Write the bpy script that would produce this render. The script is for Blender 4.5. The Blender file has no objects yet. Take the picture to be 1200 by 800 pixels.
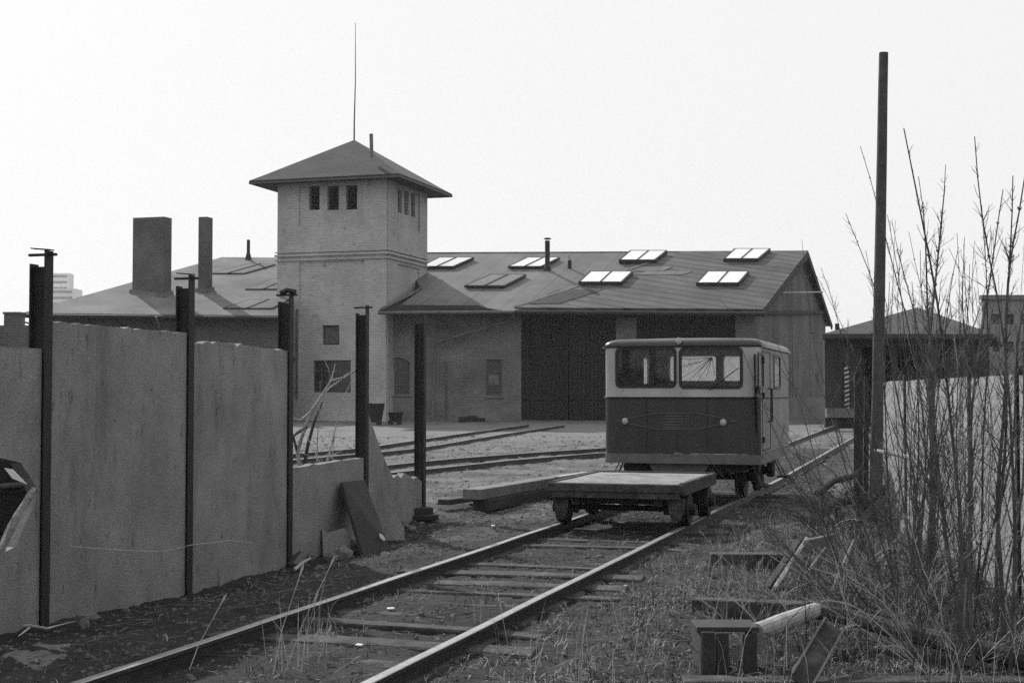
import bpy, bmesh, math, random
import numpy as np
from mathutils import Vector, Matrix, noise
from mathutils.geometry import tessellate_polygon
R = math.radians
random.seed(7); rng = np.random.default_rng(7)
S = bpy.context.scene
C = S.collection

# ---------------------------------------------------------------- camera
HC = 1.73; FPX = 1667.0; PITCH = math.atan(60/FPX)
cam = bpy.data.cameras.new('camera'); camo = bpy.data.objects.new('camera', cam); C.objects.link(camo)
cam.lens = 50.01; cam.sensor_width = 36; cam.clip_start = .1; cam.clip_end = 6000
camo.location = (0, 0, HC); camo.rotation_euler = (math.pi/2 + PITCH, 0, 0)
S.camera = camo
# ---------------------------------------------------------------- sky, sun, exposure
SUN_AZ = 32.0      # degrees left of the viewing direction
SUN_EL = 36.0
w = bpy.data.worlds.new('World'); S.world = w; w.use_nodes = True
nt = w.node_tree; bg = nt.nodes['Background']
sky = nt.nodes.new('ShaderNodeTexSky'); sky.sky_type = 'NISHITA'; sky.sun_disc = False
sky.sun_elevation = R(SUN_EL); sky.sun_rotation = R(-SUN_AZ)
sky.air_density = 1.0; sky.dust_density = 4.0; sky.ozone_density = 1.0
hs = nt.nodes.new('ShaderNodeHueSaturation'); hs.inputs['Saturation'].default_value = 0
nt.links.new(sky.outputs[0], hs.inputs['Color'])
veil = nt.nodes.new('ShaderNodeMix'); veil.data_type = 'RGBA'; veil.inputs[0].default_value = .95      # white overcast glare mixed over the clear sky, the same all round
veil.inputs['B'].default_value = (8.0, 8.0, 8.0, 1); nt.links.new(hs.outputs[0], veil.inputs['A']); nt.links.new(veil.outputs['Result'], bg.inputs['Color'])
bg.inputs['Strength'].default_value = 0.115
sun = bpy.data.lights.new('sun', 'SUN'); suno = bpy.data.objects.new('sun', sun); C.objects.link(suno)
sun.energy = 4.5; sun.angle = R(.6); sun.color = (1, 1, 1)
sd = Vector((-math.sin(R(SUN_AZ))*math.cos(R(SUN_EL)), math.cos(R(SUN_AZ))*math.cos(R(SUN_EL)), math.sin(R(SUN_EL))))
suno.rotation_euler = sd.to_track_quat('Z', 'Y').to_euler()
S.view_settings.view_transform = 'Standard'; S.view_settings.look = 'None'
S.view_settings.exposure = 0.0; S.view_settings.gamma = 1
S.render.engine = 'CYCLES'
S.cycles.max_bounces = 6; S.cycles.transparent_max_bounces = 12; S.cycles.use_denoising = False

# ---------------------------------------------------------------- picture measurements -> world
cp, sp = math.cos(PITCH), math.sin(PITCH)
def ray(px, py):
    a = (px-600)/FPX; b = (400-py)/FPX
    return Vector((a, cp - b*sp, sp + b*cp))
def P(px, py, Y):
    r = ray(px, py); return Vector((0, 0, HC)) + r*(Y/r.y)
def hit(px, py, O, N):
    r = ray(px, py); t = (O - Vector((0, 0, HC))).dot(N)/r.dot(N)
    return Vector((0, 0, HC)) + r*t
TH = math.atan(518/FPX)                       # heading of the main track
TU = Vector((math.cos(TH), -math.sin(TH), 0)) # across the track, to the right
TV = Vector((math.sin(TH), math.cos(TH), 0))  # along the track
RAILZ = 0.16
def smooth(a, b, x):
    t = min(1, max(0, (x-a)/(b-a))); return t*t*(3-2*t)
def wall_x(y): return -3.56 + .258*(y-10.7)
TC = Vector((2.47, 20.8, 0))                  # a point on the centre line of the main track
def track_uv(x, y):
    d = Vector((x, y, 0)) - TC; return d.dot(TU), d.dot(TV)
def base_z(x, y):
    z = .38*min(1, max(0, (y-26)/42))
    dw = x - wall_x(y)
    if 8 < y < 24: z -= .11*math.exp(-((dw-.25)/.5)**2)*smooth(10.7, 13, y)*(1-smooth(17, 19, y))
    return z
def gz(x, y, fine=True):
    z = base_z(x, y)
    u, v = track_uv(x, y)
    if y < 90:
        k = 1.0
        if abs(u) < 1.4: k = .6
        z += k*(.035*noise.noise((x*.7, y*.7, 0)) + .022*noise.noise((x*2.3, y*2.3, 5)))
        if fine: z += k*.03*noise.noise((x*6, y*6, 9)) + .012*noise.noise((x*15, y*15, 2))
        if y > 3: z += .062*(1-smooth(1.5, 2.6, abs(u)))*(1-smooth(45, 60, y))*(.8 if abs(abs(u)-.75) < .12 else 1)
        if u > 1.6 and y < 20: z += .05*noise.noise((x*1.4, y*1.4, 3)) + .02
        if abs(u) < 1.5: z -= .012
    return z
def GP(px, py, dz=0):
    z = 0
    for _ in range(12):
        p = hit(px, py, Vector((0, 0, z+dz)), Vector((0, 0, 1))); z = base_z(p.x, p.y)
    return p

# ---------------------------------------------------------------- materials
def mat(name, c, rough=.85, var=.35, scale=3., bump=.3, bscale=25., c2=None, kind='noise', metal=0., spec=.4, streak=False, obj=False, fine=None):
    m = bpy.data.materials.new(name); m.use_nodes = True
    n = m.node_tree.nodes; l = m.node_tree.links
    b = n['Principled BSDF']; b.inputs['Roughness'].default_value = rough
    b.inputs['Metallic'].default_value = metal; b.inputs['Specular IOR Level'].default_value = spec
    geo = n.new('ShaderNodeNewGeometry'); tc = n.new('ShaderNodeTexCoord')
    src = tc.outputs['Object'] if obj else geo.outputs['Position']
    n1 = n.new('ShaderNodeTexNoise'); n1.inputs['Scale'].default_value = scale; n1.inputs['Detail'].default_value = 8; n1.inputs['Roughness'].default_value = .65
    mp = n.new('ShaderNodeMapping'); l.new(src, mp.inputs[0])
    if streak: mp.inputs['Scale'].default_value = (1, 1, .3)
    l.new(mp.outputs[0], n1.inputs['Vector'])
    rp = n.new('ShaderNodeValToRGB'); l.new(n1.outputs['Fac'], rp.inputs[0])
    lo = max(.003, c*(1-var)); hi = c*(1+var) if c2 is None else c2
    rp.color_ramp.elements[0].position = .32; rp.color_ramp.elements[1].position = .7
    rp.color_ramp.elements[0].color = (lo,)*3 + (1,); rp.color_ramp.elements[1].color = (hi,)*3 + (1,)
    n2 = n.new('ShaderNodeTexNoise'); n2.inputs['Scale'].default_value = bscale; n2.inputs['Detail'].default_value = 6; n2.inputs['Roughness'].default_value = .7
    l.new(src, n2.inputs['Vector'])
    mx = n.new('ShaderNodeMix'); mx.data_type = 'RGBA'; mx.blend_type = 'MULTIPLY'; mx.inputs[0].default_value = min(1, var*1.6) if fine is None else fine
    r2 = n.new('ShaderNodeValToRGB'); l.new(n2.outputs['Fac'], r2.inputs[0])
    r2.color_ramp.elements[0].position = .3; r2.color_ramp.elements[1].position = .6
    r2.color_ramp.elements[0].color = (.45, .45, .45, 1)
    l.new(rp.outputs[0], mx.inputs['A']); l.new(r2.outputs[0], mx.inputs['B'])
    l.new(mx.outputs['Result'], b.inputs['Base Color'])
    bp = n.new('ShaderNodeBump'); bp.inputs['Strength'].default_value = bump; bp.inputs['Distance'].default_value = .02
    l.new(n2.outputs['Fac'], bp.inputs['Height']); l.new(bp.outputs[0], b.inputs['Normal'])
    m['mix'] = mx.name; m['bp'] = bp.name; m['src'] = 'Object' if obj else 'Position'
    return m
def brickify(m, U, amt=.6, bw=.24, bh=.078, mortar=.012, boost=1.0):
    """running-bond courses multiplied over the colour; U = horizontal axis of the wall"""
    n = m.node_tree.nodes; l = m.node_tree.links; b = n['Principled BSDF']
    geo = [x for x in n if x.type == 'NEW_GEOMETRY'][0]
    dt = n.new('ShaderNodeVectorMath'); dt.operation = 'DOT_PRODUCT'; dt.inputs[1].default_value = U
    l.new(geo.outputs['Position'], dt.inputs[0])
    sx = n.new('ShaderNodeSeparateXYZ'); l.new(geo.outputs['Position'], sx.inputs[0])
    cx = n.new('ShaderNodeCombineXYZ'); l.new(dt.outputs['Value'], cx.inputs[0]); l.new(sx.outputs['Z'], cx.inputs[1])
    br = n.new('ShaderNodeTexBrick'); l.new(cx.outputs[0], br.inputs['Vector'])
    br.inputs['Scale'].default_value = 1; br.inputs['Brick Width'].default_value = bw; br.inputs['Row Height'].default_value = bh
    br.inputs['Mortar Size'].default_value = mortar; br.inputs['Color1'].default_value = (.62*boost,)*3+(1,); br.inputs['Color2'].default_value = (1.0*boost,)*3+(1,)
    br.inputs['Mortar'].default_value = (1.5,)*3+(1,) if amt > 0 else (.3,)*3+(1,)
    mx = n.new('ShaderNodeMix'); mx.data_type = 'RGBA'; mx.blend_type = 'MULTIPLY'; mx.inputs[0].default_value = abs(amt)
    old = n[m['mix']]
    l.new(old.outputs['Result'], mx.inputs['A']); l.new(br.outputs['Color'], mx.inputs['B']); l.new(mx.outputs['Result'], b.inputs['Base Color'])
    m['mix'] = mx.name
    return m
def patches(m, dark, scale=1.0, lo=.58, hi=.62, amt=1.0, tall=1.0):
    """weathered spots with an edge of their own"""
    n = m.node_tree.nodes; l = m.node_tree.links; b = n['Principled BSDF']
    geo = [x for x in n if x.type == 'NEW_GEOMETRY'][0]
    ns = n.new('ShaderNodeTexNoise'); ns.inputs['Scale'].default_value = scale; ns.inputs['Detail'].default_value = 9; ns.inputs['Roughness'].default_value = .75
    mp = n.new('ShaderNodeMapping'); mp.inputs['Location'].default_value = (3.1, 7.7, 1.3); mp.inputs['Scale'].default_value = (1, 1, 1/tall); l.new(geo.outputs['Position'], mp.inputs[0]); l.new(mp.outputs[0], ns.inputs['Vector'])
    rp = n.new('ShaderNodeValToRGB'); rp.color_ramp.elements[0].position = lo; rp.color_ramp.elements[1].position = hi
    rp.color_ramp.elements[1].color = (amt,)*3+(1,); l.new(ns.outputs['Fac'], rp.inputs[0])
    mx = n.new('ShaderNodeMix'); mx.data_type = 'RGBA'; l.new(rp.outputs[0], mx.inputs[0])
    old = n[m['mix']]; l.new(old.outputs['Result'], mx.inputs['A']); mx.inputs['B'].default_value = (dark,)*3+(1,)
    l.new(mx.outputs['Result'], b.inputs['Base Color']); m['mix'] = mx.name
    return m
def stripes(m, axis, period, amt=.4, width=.12):
    """joints between boards or roofing sheets along a direction, as a dark line and a groove"""
    n = m.node_tree.nodes; l = m.node_tree.links; b = n['Principled BSDF']
    geo = [x for x in n if x.type == 'NEW_GEOMETRY'][0]
    dt = n.new('ShaderNodeVectorMath'); dt.operation = 'DOT_PRODUCT'; dt.inputs[1].default_value = Vector(axis)/period
    l.new(geo.outputs['Position'], dt.inputs[0])
    fr = n.new('ShaderNodeMath'); fr.operation = 'FRACT'; l.new(dt.outputs['Value'], fr.inputs[0])
    ls = n.new('ShaderNodeMath'); ls.operation = 'LESS_THAN'; ls.inputs[1].default_value = width; l.new(fr.outputs[0], ls.inputs[0])
    fl = n.new('ShaderNodeMath'); fl.operation = 'FLOOR'; l.new(dt.outputs['Value'], fl.inputs[0])
    wn = n.new('ShaderNodeTexWhiteNoise'); wn.noise_dimensions = '1D'; l.new(fl.outputs[0], wn.inputs['W'])
    mr = n.new('ShaderNodeMapRange'); mr.inputs['To Min'].default_value = 1-amt*.5; mr.inputs['To Max'].default_value = 1+amt*.2; l.new(wn.outputs['Value'], mr.inputs['Value'])
    sb = n.new('ShaderNodeMath'); sb.operation = 'MULTIPLY_ADD'; sb.inputs[1].default_value = -amt; l.new(ls.outputs[0], sb.inputs[0]); l.new(mr.outputs[0], sb.inputs[2])
    mx = n.new('ShaderNodeMix'); mx.data_type = 'RGBA'; mx.blend_type = 'MULTIPLY'; mx.inputs[0].default_value = 1
    old = n[m['mix']]; l.new(old.outputs['Result'], mx.inputs['A']); l.new(sb.outputs[0], mx.inputs['B']); l.new(mx.outputs['Result'], b.inputs['Base Color'])
    m['mix'] = mx.name
    return m
M = {}
FU = Vector((1, 0, 0))
M['ground'] = patches(patches(mat('yard_earth', .09, .95, .6, .8, 1.0, 11, c2=.22), .035, 5, .55, .62, .7), .45, 23, .66, .7, .5)
M['weedground'] = mat('weedy_earth', .035, .95, .5, 2, 1, 20)
M['concrete'] = patches(patches(patches(mat('weathered_concrete', .31, .92, .24, 1.6, 1.0, 85, streak=False, fine=.95), .035, 14, .6, .65, .75, 3.0), .09, 2.2, .54, .66, .5, 4.0), .5, 70, .66, .7, .5)
M['concrete2'] = patches(mat('pale_concrete', .3, .92, .22, 1.1, .6, 45, streak=True), .12, 7, .64, .7, .5)
M['steel'] = mat('rusty_steel', .025, .7, .4, 6, .4, 60, metal=.3)
M['rail'] = mat('rail_steel', .05, .5, .4, 8, .3, 60, metal=.5)
M['railhead'] = mat('worn_rail_head', .36, .42, .25, 9, .15, 60, metal=.9)
M['brick'] = patches(brickify(mat('shed_brick', .16, .9, .35, .7, .4, 30), FU), .05, .9, .6, .66, .6)
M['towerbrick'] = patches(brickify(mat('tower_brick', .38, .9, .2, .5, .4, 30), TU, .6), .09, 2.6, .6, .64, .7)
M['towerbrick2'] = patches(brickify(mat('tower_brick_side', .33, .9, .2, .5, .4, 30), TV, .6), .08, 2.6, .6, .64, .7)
M['darkbrick'] = brickify(mat('chimney_brick', .1, .9, .3, .9, .4, 30), FU, .6)
M['gable'] = brickify(patches(mat('gable_brick', .12, .9, .4, .8, .4, 20, streak=True), .05, 1.3, .56, .64, .6), TV, .5)
M['stone'] = mat('plinth_render', .16, .95, .3, 1.3, .6, 18)
M['roof'] = patches(mat('roof_felt', .07, .7, .3, .5, .8, 14, c2=.12), .16, .7, .62, .64, .45)
M['roof2'] = mat('roof_felt_pale', .11, .6, .25, .4, .5, 18, c2=.17)
M['towerroof'] = mat('tower_roof_felt', .05, .95, .3, .9, .6, 16)
M['door'] = stripes(mat('tarred_boards', .014, .8, .35, 1.1, .3, 14, streak=True), (1, 0, 0), .2, .55, .14)
M['darkwood'] = mat('dark_timber', .03, .85, .4, 2, .4, 18, streak=True)
M['wood'] = mat('weathered_wood', .16, .9, .4, 3, .5, 30)
M['palewood'] = mat('bleached_and_sunlit_wood', .42, .9, .3, 6, .5, 40)
M['sleeper'] = patches(mat('old_sleeper', .05, .9, .55, 5, 1.0, 30, c2=.12), .02, 6, .5, .58, .7)
M['frame'] = mat('window_frame_paint', .09, .7, .3, 3, .3, 30)
M['darkglass'] = mat('dirty_dark_glass', .02, .25, .5, 3, .05, 10, spec=.6)
M['skyglass'] = mat('sky_white_skylight_glass', .85, .2, .1, 2, .05, 10, spec=1.0)  # white base colour stands for the sky reflected in the panes
M['oldglass'] = mat('grey_wired_glass', .16, .5, .2, 2, .1, 10, spec=.5)
M['zinc'] = mat('old_zinc', .13, .6, .3, 3, .2, 20, metal=.3)
M['void'] = mat('unlit_interior', .012, .95, .3, 2, .1, 8)
M['cream'] = patches(patches(mat('cream_car_paint', .38, .45, .22, 2.5, .1, 40, obj=True, streak=True), .12, 3, .6, .72, .5), .06, 18, .68, .72, .8)
M['red'] = patches(patches(mat('dark_car_paint', .032, .42, .35, 2.5, .1, 40, obj=True, streak=True), .06, 4, .56, .75, .6), .11, 22, .69, .73, .7)
M['skirt'] = mat('grey_skirt_paint', .12, .6, .3, 3, .2, 40, obj=True)
M['carroof'] = mat('car_roof_paint', .035, .35, .25, 3, .1, 40, obj=True)
M['trim'] = mat('bright_trim', .3, .35, .2, 6, .05, 40, metal=.6)
M['rubber'] = mat('window_rubber', .012, .5, .2, 6, .05, 40)
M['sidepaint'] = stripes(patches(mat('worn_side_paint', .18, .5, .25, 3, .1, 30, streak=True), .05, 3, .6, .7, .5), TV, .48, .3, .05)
M['lamp'] = mat('lamp_glass', .35, .15, .15, 30, .2, 80, spec=1.0)
M['paper'] = mat('white_enamel', .8, .5, .08, 6, .05, 30)
M['twig'] = mat('twig_bark', .07, .75, .5, 9, .3, 60, c2=.13)
M['twigpale'] = mat('dry_and_sunlit_twig', .38, .8, .3, 9, .3, 60)  # pale for dry stalks, and for sunlight painted onto some twigs
M['bark'] = mat('peeling_bark', .3, .85, .5, 7, .6, 40, streak=False)
M['darkbark'] = mat('dark_bark', .05, .9, .4, 7, .6, 40)
M['grass'] = mat('dry_grass', .42, .8, .5, 2.5, .1, 30)
M['stonechip'] = mat('stone_chips', .11, .9, .55, 9, .4, 40)
M['rubble'] = mat('rubble_stone', .14, .92, .35, 5, .7, 30)
M['far'] = mat('far_block_render', .6, .9, .1, .02, 0, 1)
M['sand'] = patches(mat('gritty_deck', .3, .95, .5, 4, .9, 70), .14, 3, .56, .62, .5)
M['pole'] = mat('weathered_pole', .07, .85, .35, 5, .5, 30)
def glass(name, dirt, col):
    m = bpy.data.materials.new(name); m.use_nodes = True; n = m.node_tree.nodes; l = m.node_tree.links
    out = n['Material Output']; n.remove(n['Principled BSDF'])
    tr = n.new('ShaderNodeBsdfTransparent'); tr.inputs[0].default_value = (.9, .9, .9, 1)
    gl = n.new('ShaderNodeBsdfGlossy'); gl.inputs['Roughness'].default_value = .03
    df = n.new('ShaderNodeBsdfDiffuse'); tl = n.new('ShaderNodeBsdfTranslucent')
    df.inputs[0].default_value = (col,)*3+(1,); tl.inputs[0].default_value = (col,)*3+(1,)
    m1 = n.new('ShaderNodeMixShader'); l.new(df.outputs[0], m1.inputs[1]); l.new(tl.outputs[0], m1.inputs[2])
    m2 = n.new('ShaderNodeMixShader'); m3 = n.new('ShaderNodeMixShader')
    ns = n.new('ShaderNodeTexNoise'); ns.inputs['Scale'].default_value = 7; ns.inputs['Detail'].default_value = 6
    g = n.new('ShaderNodeNewGeometry'); l.new(g.outputs['Position'], ns.inputs['Vector'])
    mr = n.new('ShaderNodeMapRange'); mr.inputs['From Min'].default_value = .35; mr.inputs['From Max'].default_value = .7
    mr.inputs['To Min'].default_value = dirt*.6; mr.inputs['To Max'].default_value = dirt*1.5
    l.new(ns.outputs['Fac'], mr.inputs['Value']); l.new(mr.outputs[0], m2.inputs[0])
    l.new(tr.outputs[0], m2.inputs[1]); l.new(m1.outputs[0], m2.inputs[2])
    lw = n.new('ShaderNodeLayerWeight'); lw.inputs[0].default_value = .5; fr = n.new('ShaderNodeMath'); fr.operation = 'MULTIPLY_ADD'; fr.inputs[1].default_value = .12; fr.inputs[2].default_value = .015; l.new(lw.outputs['Facing'], fr.inputs[0])
    l.new(fr.outputs[0], m3.inputs[0]); l.new(m2.outputs[0], m3.inputs[1]); l.new(gl.outputs[0], m3.inputs[2]); l.new(m3.outputs[0], out.inputs[0])
    return m
M['glass'] = glass('clear_window_glass', .09, .35)
M['glassdirty'] = glass('dirty_window_glass', .7, .9)

# ---------------------------------------------------------------- object helpers
def put(name, me, m=None, parent=None):
    o = bpy.data.objects.new(name, me); C.objects.link(o)
    if m is not None and not me.materials:
        me.materials.append(M[m] if isinstance(m, str) else m)
    if parent: o.parent = parent
    return o
def fin(name, bm, m, parent=None, smoothf=False):
    me = bpy.data.meshes.new(name)
    bmesh.ops.recalc_face_normals(bm, faces=bm.faces)
    if smoothf:
        for f in bm.faces: f.smooth = True
    bm.to_mesh(me); bm.free()
    o = put(name, me, m, parent)
    if parent: o.matrix_parent_inverse = parent.matrix_world.inverted() if False else Matrix.Identity(4)
    return o
def raw(name, V, F, m, parent=None):
    me = bpy.data.meshes.new(name); me.from_pydata([tuple(v) for v in V], [], F); me.update()
    return put(name, me, m, parent)
def tag(o, label=None, cat=None, group=None, kind=None):
    if label: o['label'] = label
    if cat: o['category'] = cat
    if group: o['group'] = group
    if kind: o['kind'] = kind
    return o
def thing(name, label, cat, loc=(0, 0, 0), rz=0, group=None):
    o = bpy.data.objects.new(name, None); C.objects.link(o); o.empty_display_size = .2
    o.location = loc; o.rotation_euler = (0, 0, rz)
    return tag(o, label, cat, group)
def B(): return bmesh.new()
def box(bm, c, s, rot=None, bevel=0):
    """box, centre c, full size s, optional rotation matrix"""
    mt = Matrix.Translation(Vector(c)) @ (rot.to_4x4() if rot else Matrix.Identity(4)) @ Matrix.Diagonal((s[0], s[1], s[2], 1))
    r = bmesh.ops.create_cube(bm, size=1, matrix=mt)
    if bevel: bmesh.ops.bevel(bm, geom=list({e for v in r['verts'] for e in v.link_edges}), offset=bevel, segments=1, affect='EDGES')
def frame_of(d, up=Vector((0, 0, 1))):
    d = d.normalized()
    if abs(d.dot(up)) > .98: up = Vector((0, 1, 0))
    a = d.cross(up).normalized(); b = a.cross(d).normalized()
    return a, b
def tube(bm, pts, rad, seg=8, cap=True):
    pts = [Vector(p) for p in pts]; n = len(pts)
    if not hasattr(rad, '__len__'): rad = [rad]*n
    rings = []
    for i, p in enumerate(pts):
        d = (pts[min(i+1, n-1)] - pts[max(i-1, 0)])
        a, b = frame_of(d)
        rings.append([bm.verts.new(p + (a*math.cos(2*math.pi*k/seg) + b*math.sin(2*math.pi*k/seg))*rad[i]) for k in range(seg)])
    for i in range(n-1):
        for k in range(seg):
            bm.faces.new((rings[i][k], rings[i][(k+1) % seg], rings[i+1][(k+1) % seg], rings[i+1][k]))
    if cap:
        bm.faces.new(rings[0][::-1]); bm.faces.new(rings[-1])
def beam(bm, a, b, wd, ht, up=Vector((0, 0, 1)), bevel=0):
    a = Vector(a); b = Vector(b); d = b-a; L = d.length
    x, y = frame_of(d, up)
    rot = Matrix((x, d.normalized(), y)).transposed()
    box(bm, (a+b)/2, (wd, L, ht), rot, bevel)
def rrect(u0, v0, u1, v1, r=0., n=4):
    if r <= 0: return [(u0, v0), (u1, v0), (u1, v1), (u0, v1)]
    o = []
    for cx, cy, a in ((u1-r, v0+r, -90), (u1-r, v1-r, 0), (u0+r, v1-r, 90), (u0+r, v0+r, 180)):
        for k in range(n+1):
            t = R(a + 90*k/n); o.append((cx+r*math.cos(t), cy+r*math.sin(t)))
    return o
def panel(bm, outer, holes, O, U, V, N, th):
    """flat sheet outer minus holes in (u,v), front face through O, thickness th away from N"""
    loops = [outer] + holes
    co = [p for lp in loops for p in lp]
    tris = tessellate_polygon([[Vector((p[0], p[1], 0)) for p in lp] for lp in loops])
    f = [bm.verts.new(O + U*p[0] + V*p[1]) for p in co]
    k = [bm.verts.new(O + U*p[0] + V*p[1] - N*th) for p in co]
    for t in tris:
        try: bm.faces.new([f[i] for i in t]); bm.faces.new([k[i] for i in reversed(t)])
        except ValueError: pass
    s = 0
    for lp in loops:
        n = len(lp)
        for i in range(n):
            a, b = s+i, s+(i+1) % n
            bm.faces.new((f[a], f[b], k[b], k[a]))
        s += n
def solid(bm, pts, dn):
    a = [bm.verts.new(p) for p in pts]; b = [bm.verts.new(p+dn) for p in pts]
    bm.faces.new(a); bm.faces.new(b[::-1])
    for i in range(len(pts)): j = (i+1) % len(pts); bm.faces.new((a[i], a[j], b[j], b[i]))
Z = Vector((0, 0, 1))
class Face:
    """a vertical plane: O on it (z=0), U its horizontal axis to the right, N towards the viewer"""
    def __init__(s, O, U):
        s.O = Vector((O[0], O[1], 0)); s.U = U.normalized(); s.N = s.U.cross(Z).normalized()
    def uv(s, px, py):
        p = hit(px, py, s.O, s.N); return ((p-s.O).dot(s.U), p.z)
    def rect(s, x0, y0, x1, y1):
        ym = (y0+y1)/2; a = s.uv(x0, ym)[0]; b = s.uv(x1, ym)[0]
        z1 = s.uv((x0+x1)/2, y0)[1]; z0 = s.uv((x0+x1)/2, y1)[1]
        return (a, z0, b, z1)
    def at(s, u, z, off=0): return s.O + s.U*u + Z*z + s.N*off
    def panel(s, bm, outer, holes, th, off=0): panel(bm, outer, holes, s.O + s.N*off, s.U, Z, s.N, th)
def window(face, r, parent, off=-.12, fw=.06, bars=(1, 1), gl='darkglass', arch=0, fmat='frame', recess=.04, label=None):
    """frame with glazing bars, panes as sub-parts"""
    u0, z0, u1, z1 = r; bm = B()
    xs = [u0 + (u1-u0)*i/(bars[0]+0.0) for i in range(bars[0]+1)]; zs = [z0 + (z1-z0)*i/bars[1] for i in range(bars[1]+1)]
    h = fw*.35
    holes = []
    for i in range(bars[0]):
        for j in range(bars[1]):
            a = xs[i] + (fw if i == 0 else h); b = xs[i+1] - (fw if i == bars[0]-1 else h)
            c = zs[j] + (fw if j == 0 else h); d = zs[j+1] - (fw if j == bars[1]-1 else h)
            holes.append([(a, c), (b, c), (b, d), (a, d)])
    face.panel(bm, [(u0, z0), (u1, z0), (u1, z1), (u0, z1)], holes, .06, off)
    o = fin('window', bm, fmat, parent)
    if label: o['label'] = label
    for hl in holes:
        bm = B(); a, b = hl[0], hl[2]
        face.panel(bm, [(a[0]-.01, a[1]-.01), (b[0]+.01, a[1]-.01), (b[0]+.01, b[1]+.01), (a[0]-.01, b[1]+.01)], [], .01, off-.025)
        fin('pane', bm, gl, o)
    return o

# ================================================================ THE SETTING
def axis(segs):
    out = [segs[0][0]]
    for a, b, st in segs:
        n = max(1, int(round((b-a)/st))); out += [a + (b-a)*(i+1)/n for i in range(n)]
    return out
xs = axis([(-2500, -300, 400), (-300, -60, 30), (-60, -20, 4), (-20, -7, .5), (-7, 7.5, .065), (7.5, 25, .5), (25, 60, 4), (60, 300, 30), (300, 2500, 400)])
ys = axis([(-400, -20, 60), (-20, 5, 3), (5, 6.5, .3), (6.5, 20, .065), (20, 34, .12), (34, 75, .5), (75, 140, 5), (140, 600, 50), (600, 4000, 500)])
V = []; W = []
for y in ys:
    for x in xs:
        V.append((x, y, gz(x, y, -8 < x < 9 and y < 40) if -60 < x < 60 and 0 < y < 100 else base_z(x, y)))
        u, v = track_uv(x, y)
        nz = noise.noise((x*.5, y*.5, 11))*.6
        W.append(0)
nx = len(xs)
F = [(j*nx+i, j*nx+i+1, (j+1)*nx+i+1, (j+1)*nx+i) for j in range(len(ys)-1) for i in range(nx-1)]
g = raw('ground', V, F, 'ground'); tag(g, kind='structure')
for p in g.data.polygons: p.use_smooth = True
# darker soil over the near ground, round the near track and along the left wall
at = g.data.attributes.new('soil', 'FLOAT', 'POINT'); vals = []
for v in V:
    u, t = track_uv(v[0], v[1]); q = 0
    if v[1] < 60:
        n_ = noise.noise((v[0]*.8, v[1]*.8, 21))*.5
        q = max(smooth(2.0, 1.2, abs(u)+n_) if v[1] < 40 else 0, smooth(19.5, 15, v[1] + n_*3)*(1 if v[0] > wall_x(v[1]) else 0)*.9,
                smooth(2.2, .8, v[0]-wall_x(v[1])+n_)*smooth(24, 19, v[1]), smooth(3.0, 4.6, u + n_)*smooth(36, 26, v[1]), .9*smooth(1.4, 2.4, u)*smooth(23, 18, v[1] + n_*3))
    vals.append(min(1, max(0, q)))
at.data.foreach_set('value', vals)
at2 = g.data.attributes.new('sunlit_sand', 'FLOAT', 'POINT')  # pale strip before the shed: sand colour with sunlit brightness mixed in
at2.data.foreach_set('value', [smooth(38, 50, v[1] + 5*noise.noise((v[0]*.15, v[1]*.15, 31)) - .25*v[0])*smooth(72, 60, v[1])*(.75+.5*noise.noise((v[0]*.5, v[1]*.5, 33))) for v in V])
gm = M['ground']; n = gm.node_tree.nodes; l = gm.node_tree.links
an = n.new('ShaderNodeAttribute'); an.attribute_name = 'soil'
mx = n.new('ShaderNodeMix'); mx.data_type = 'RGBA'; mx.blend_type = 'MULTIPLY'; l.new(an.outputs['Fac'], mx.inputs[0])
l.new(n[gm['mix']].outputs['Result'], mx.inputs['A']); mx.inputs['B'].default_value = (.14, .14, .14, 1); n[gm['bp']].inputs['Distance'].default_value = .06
ad = n.new('ShaderNodeAttribute'); ad.attribute_name = 'sunlit_sand'; m2 = n.new('ShaderNodeMix'); m2.data_type = 'RGBA'; l.new(ad.outputs['Fac'], m2.inputs[0]); l.new(mx.outputs['Result'], m2.inputs['A']); m2.inputs['B'].default_value = (.16, .16, .16, 1)
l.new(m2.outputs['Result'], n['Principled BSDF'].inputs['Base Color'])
def sheet(name, pts, off, m):
    """a thin skin of another surface laid over the ground"""
    bm = B(); vs = [bm.verts.new((p.x, p.y, base_z(p.x, p.y)+off)) for p in pts]; bm.faces.new(vs)
    bmesh.ops.triangulate(bm, faces=bm.faces)
    return fin(name, bm, m)

# ================================================================ TRACKS
def rail_mesh(pts, parent, head=True):
    """flat-bottom rail swept along pts (rail-head centre at top)"""
    prof = [(-.06, -.14), (.06, -.14), (.06, -.125), (.012, -.108), (.010, -.035), (.034, -.028), (.034, -.004), (.028, 0), (-.028, 0), (-.034, -.004), (-.034, -.028), (-.010, -.035), (-.012, -.108), (-.06, -.125)]
    V = []; F = []; n = len(prof); mats = []
    for i, p in enumerate(pts):
        d = (pts[min(i+1, len(pts)-1)] - pts[max(i-1, 0)]); a, b = frame_of(d)
        for q in prof: V.append(p + a*q[0] + b*q[1])
    for i in range(len(pts)-1):
        for k in range(n):
            F.append((i*n+k, i*n+(k+1) % n, (i+1)*n+(k+1) % n, (i+1)*n+k)); mats.append(1 if k in (6, 7, 8) else 0)
    F.append(tuple(range(n))); mats.append(0); F.append(tuple(range(n*len(pts)-1, n*(len(pts)-1)-1, -1))); mats.append(0)
    o = raw('rail', V, F, 'rail', parent); o.data.materials.append(M['railhead']); o.data.polygons.foreach_set('material_index', mats)
    return o
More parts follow.
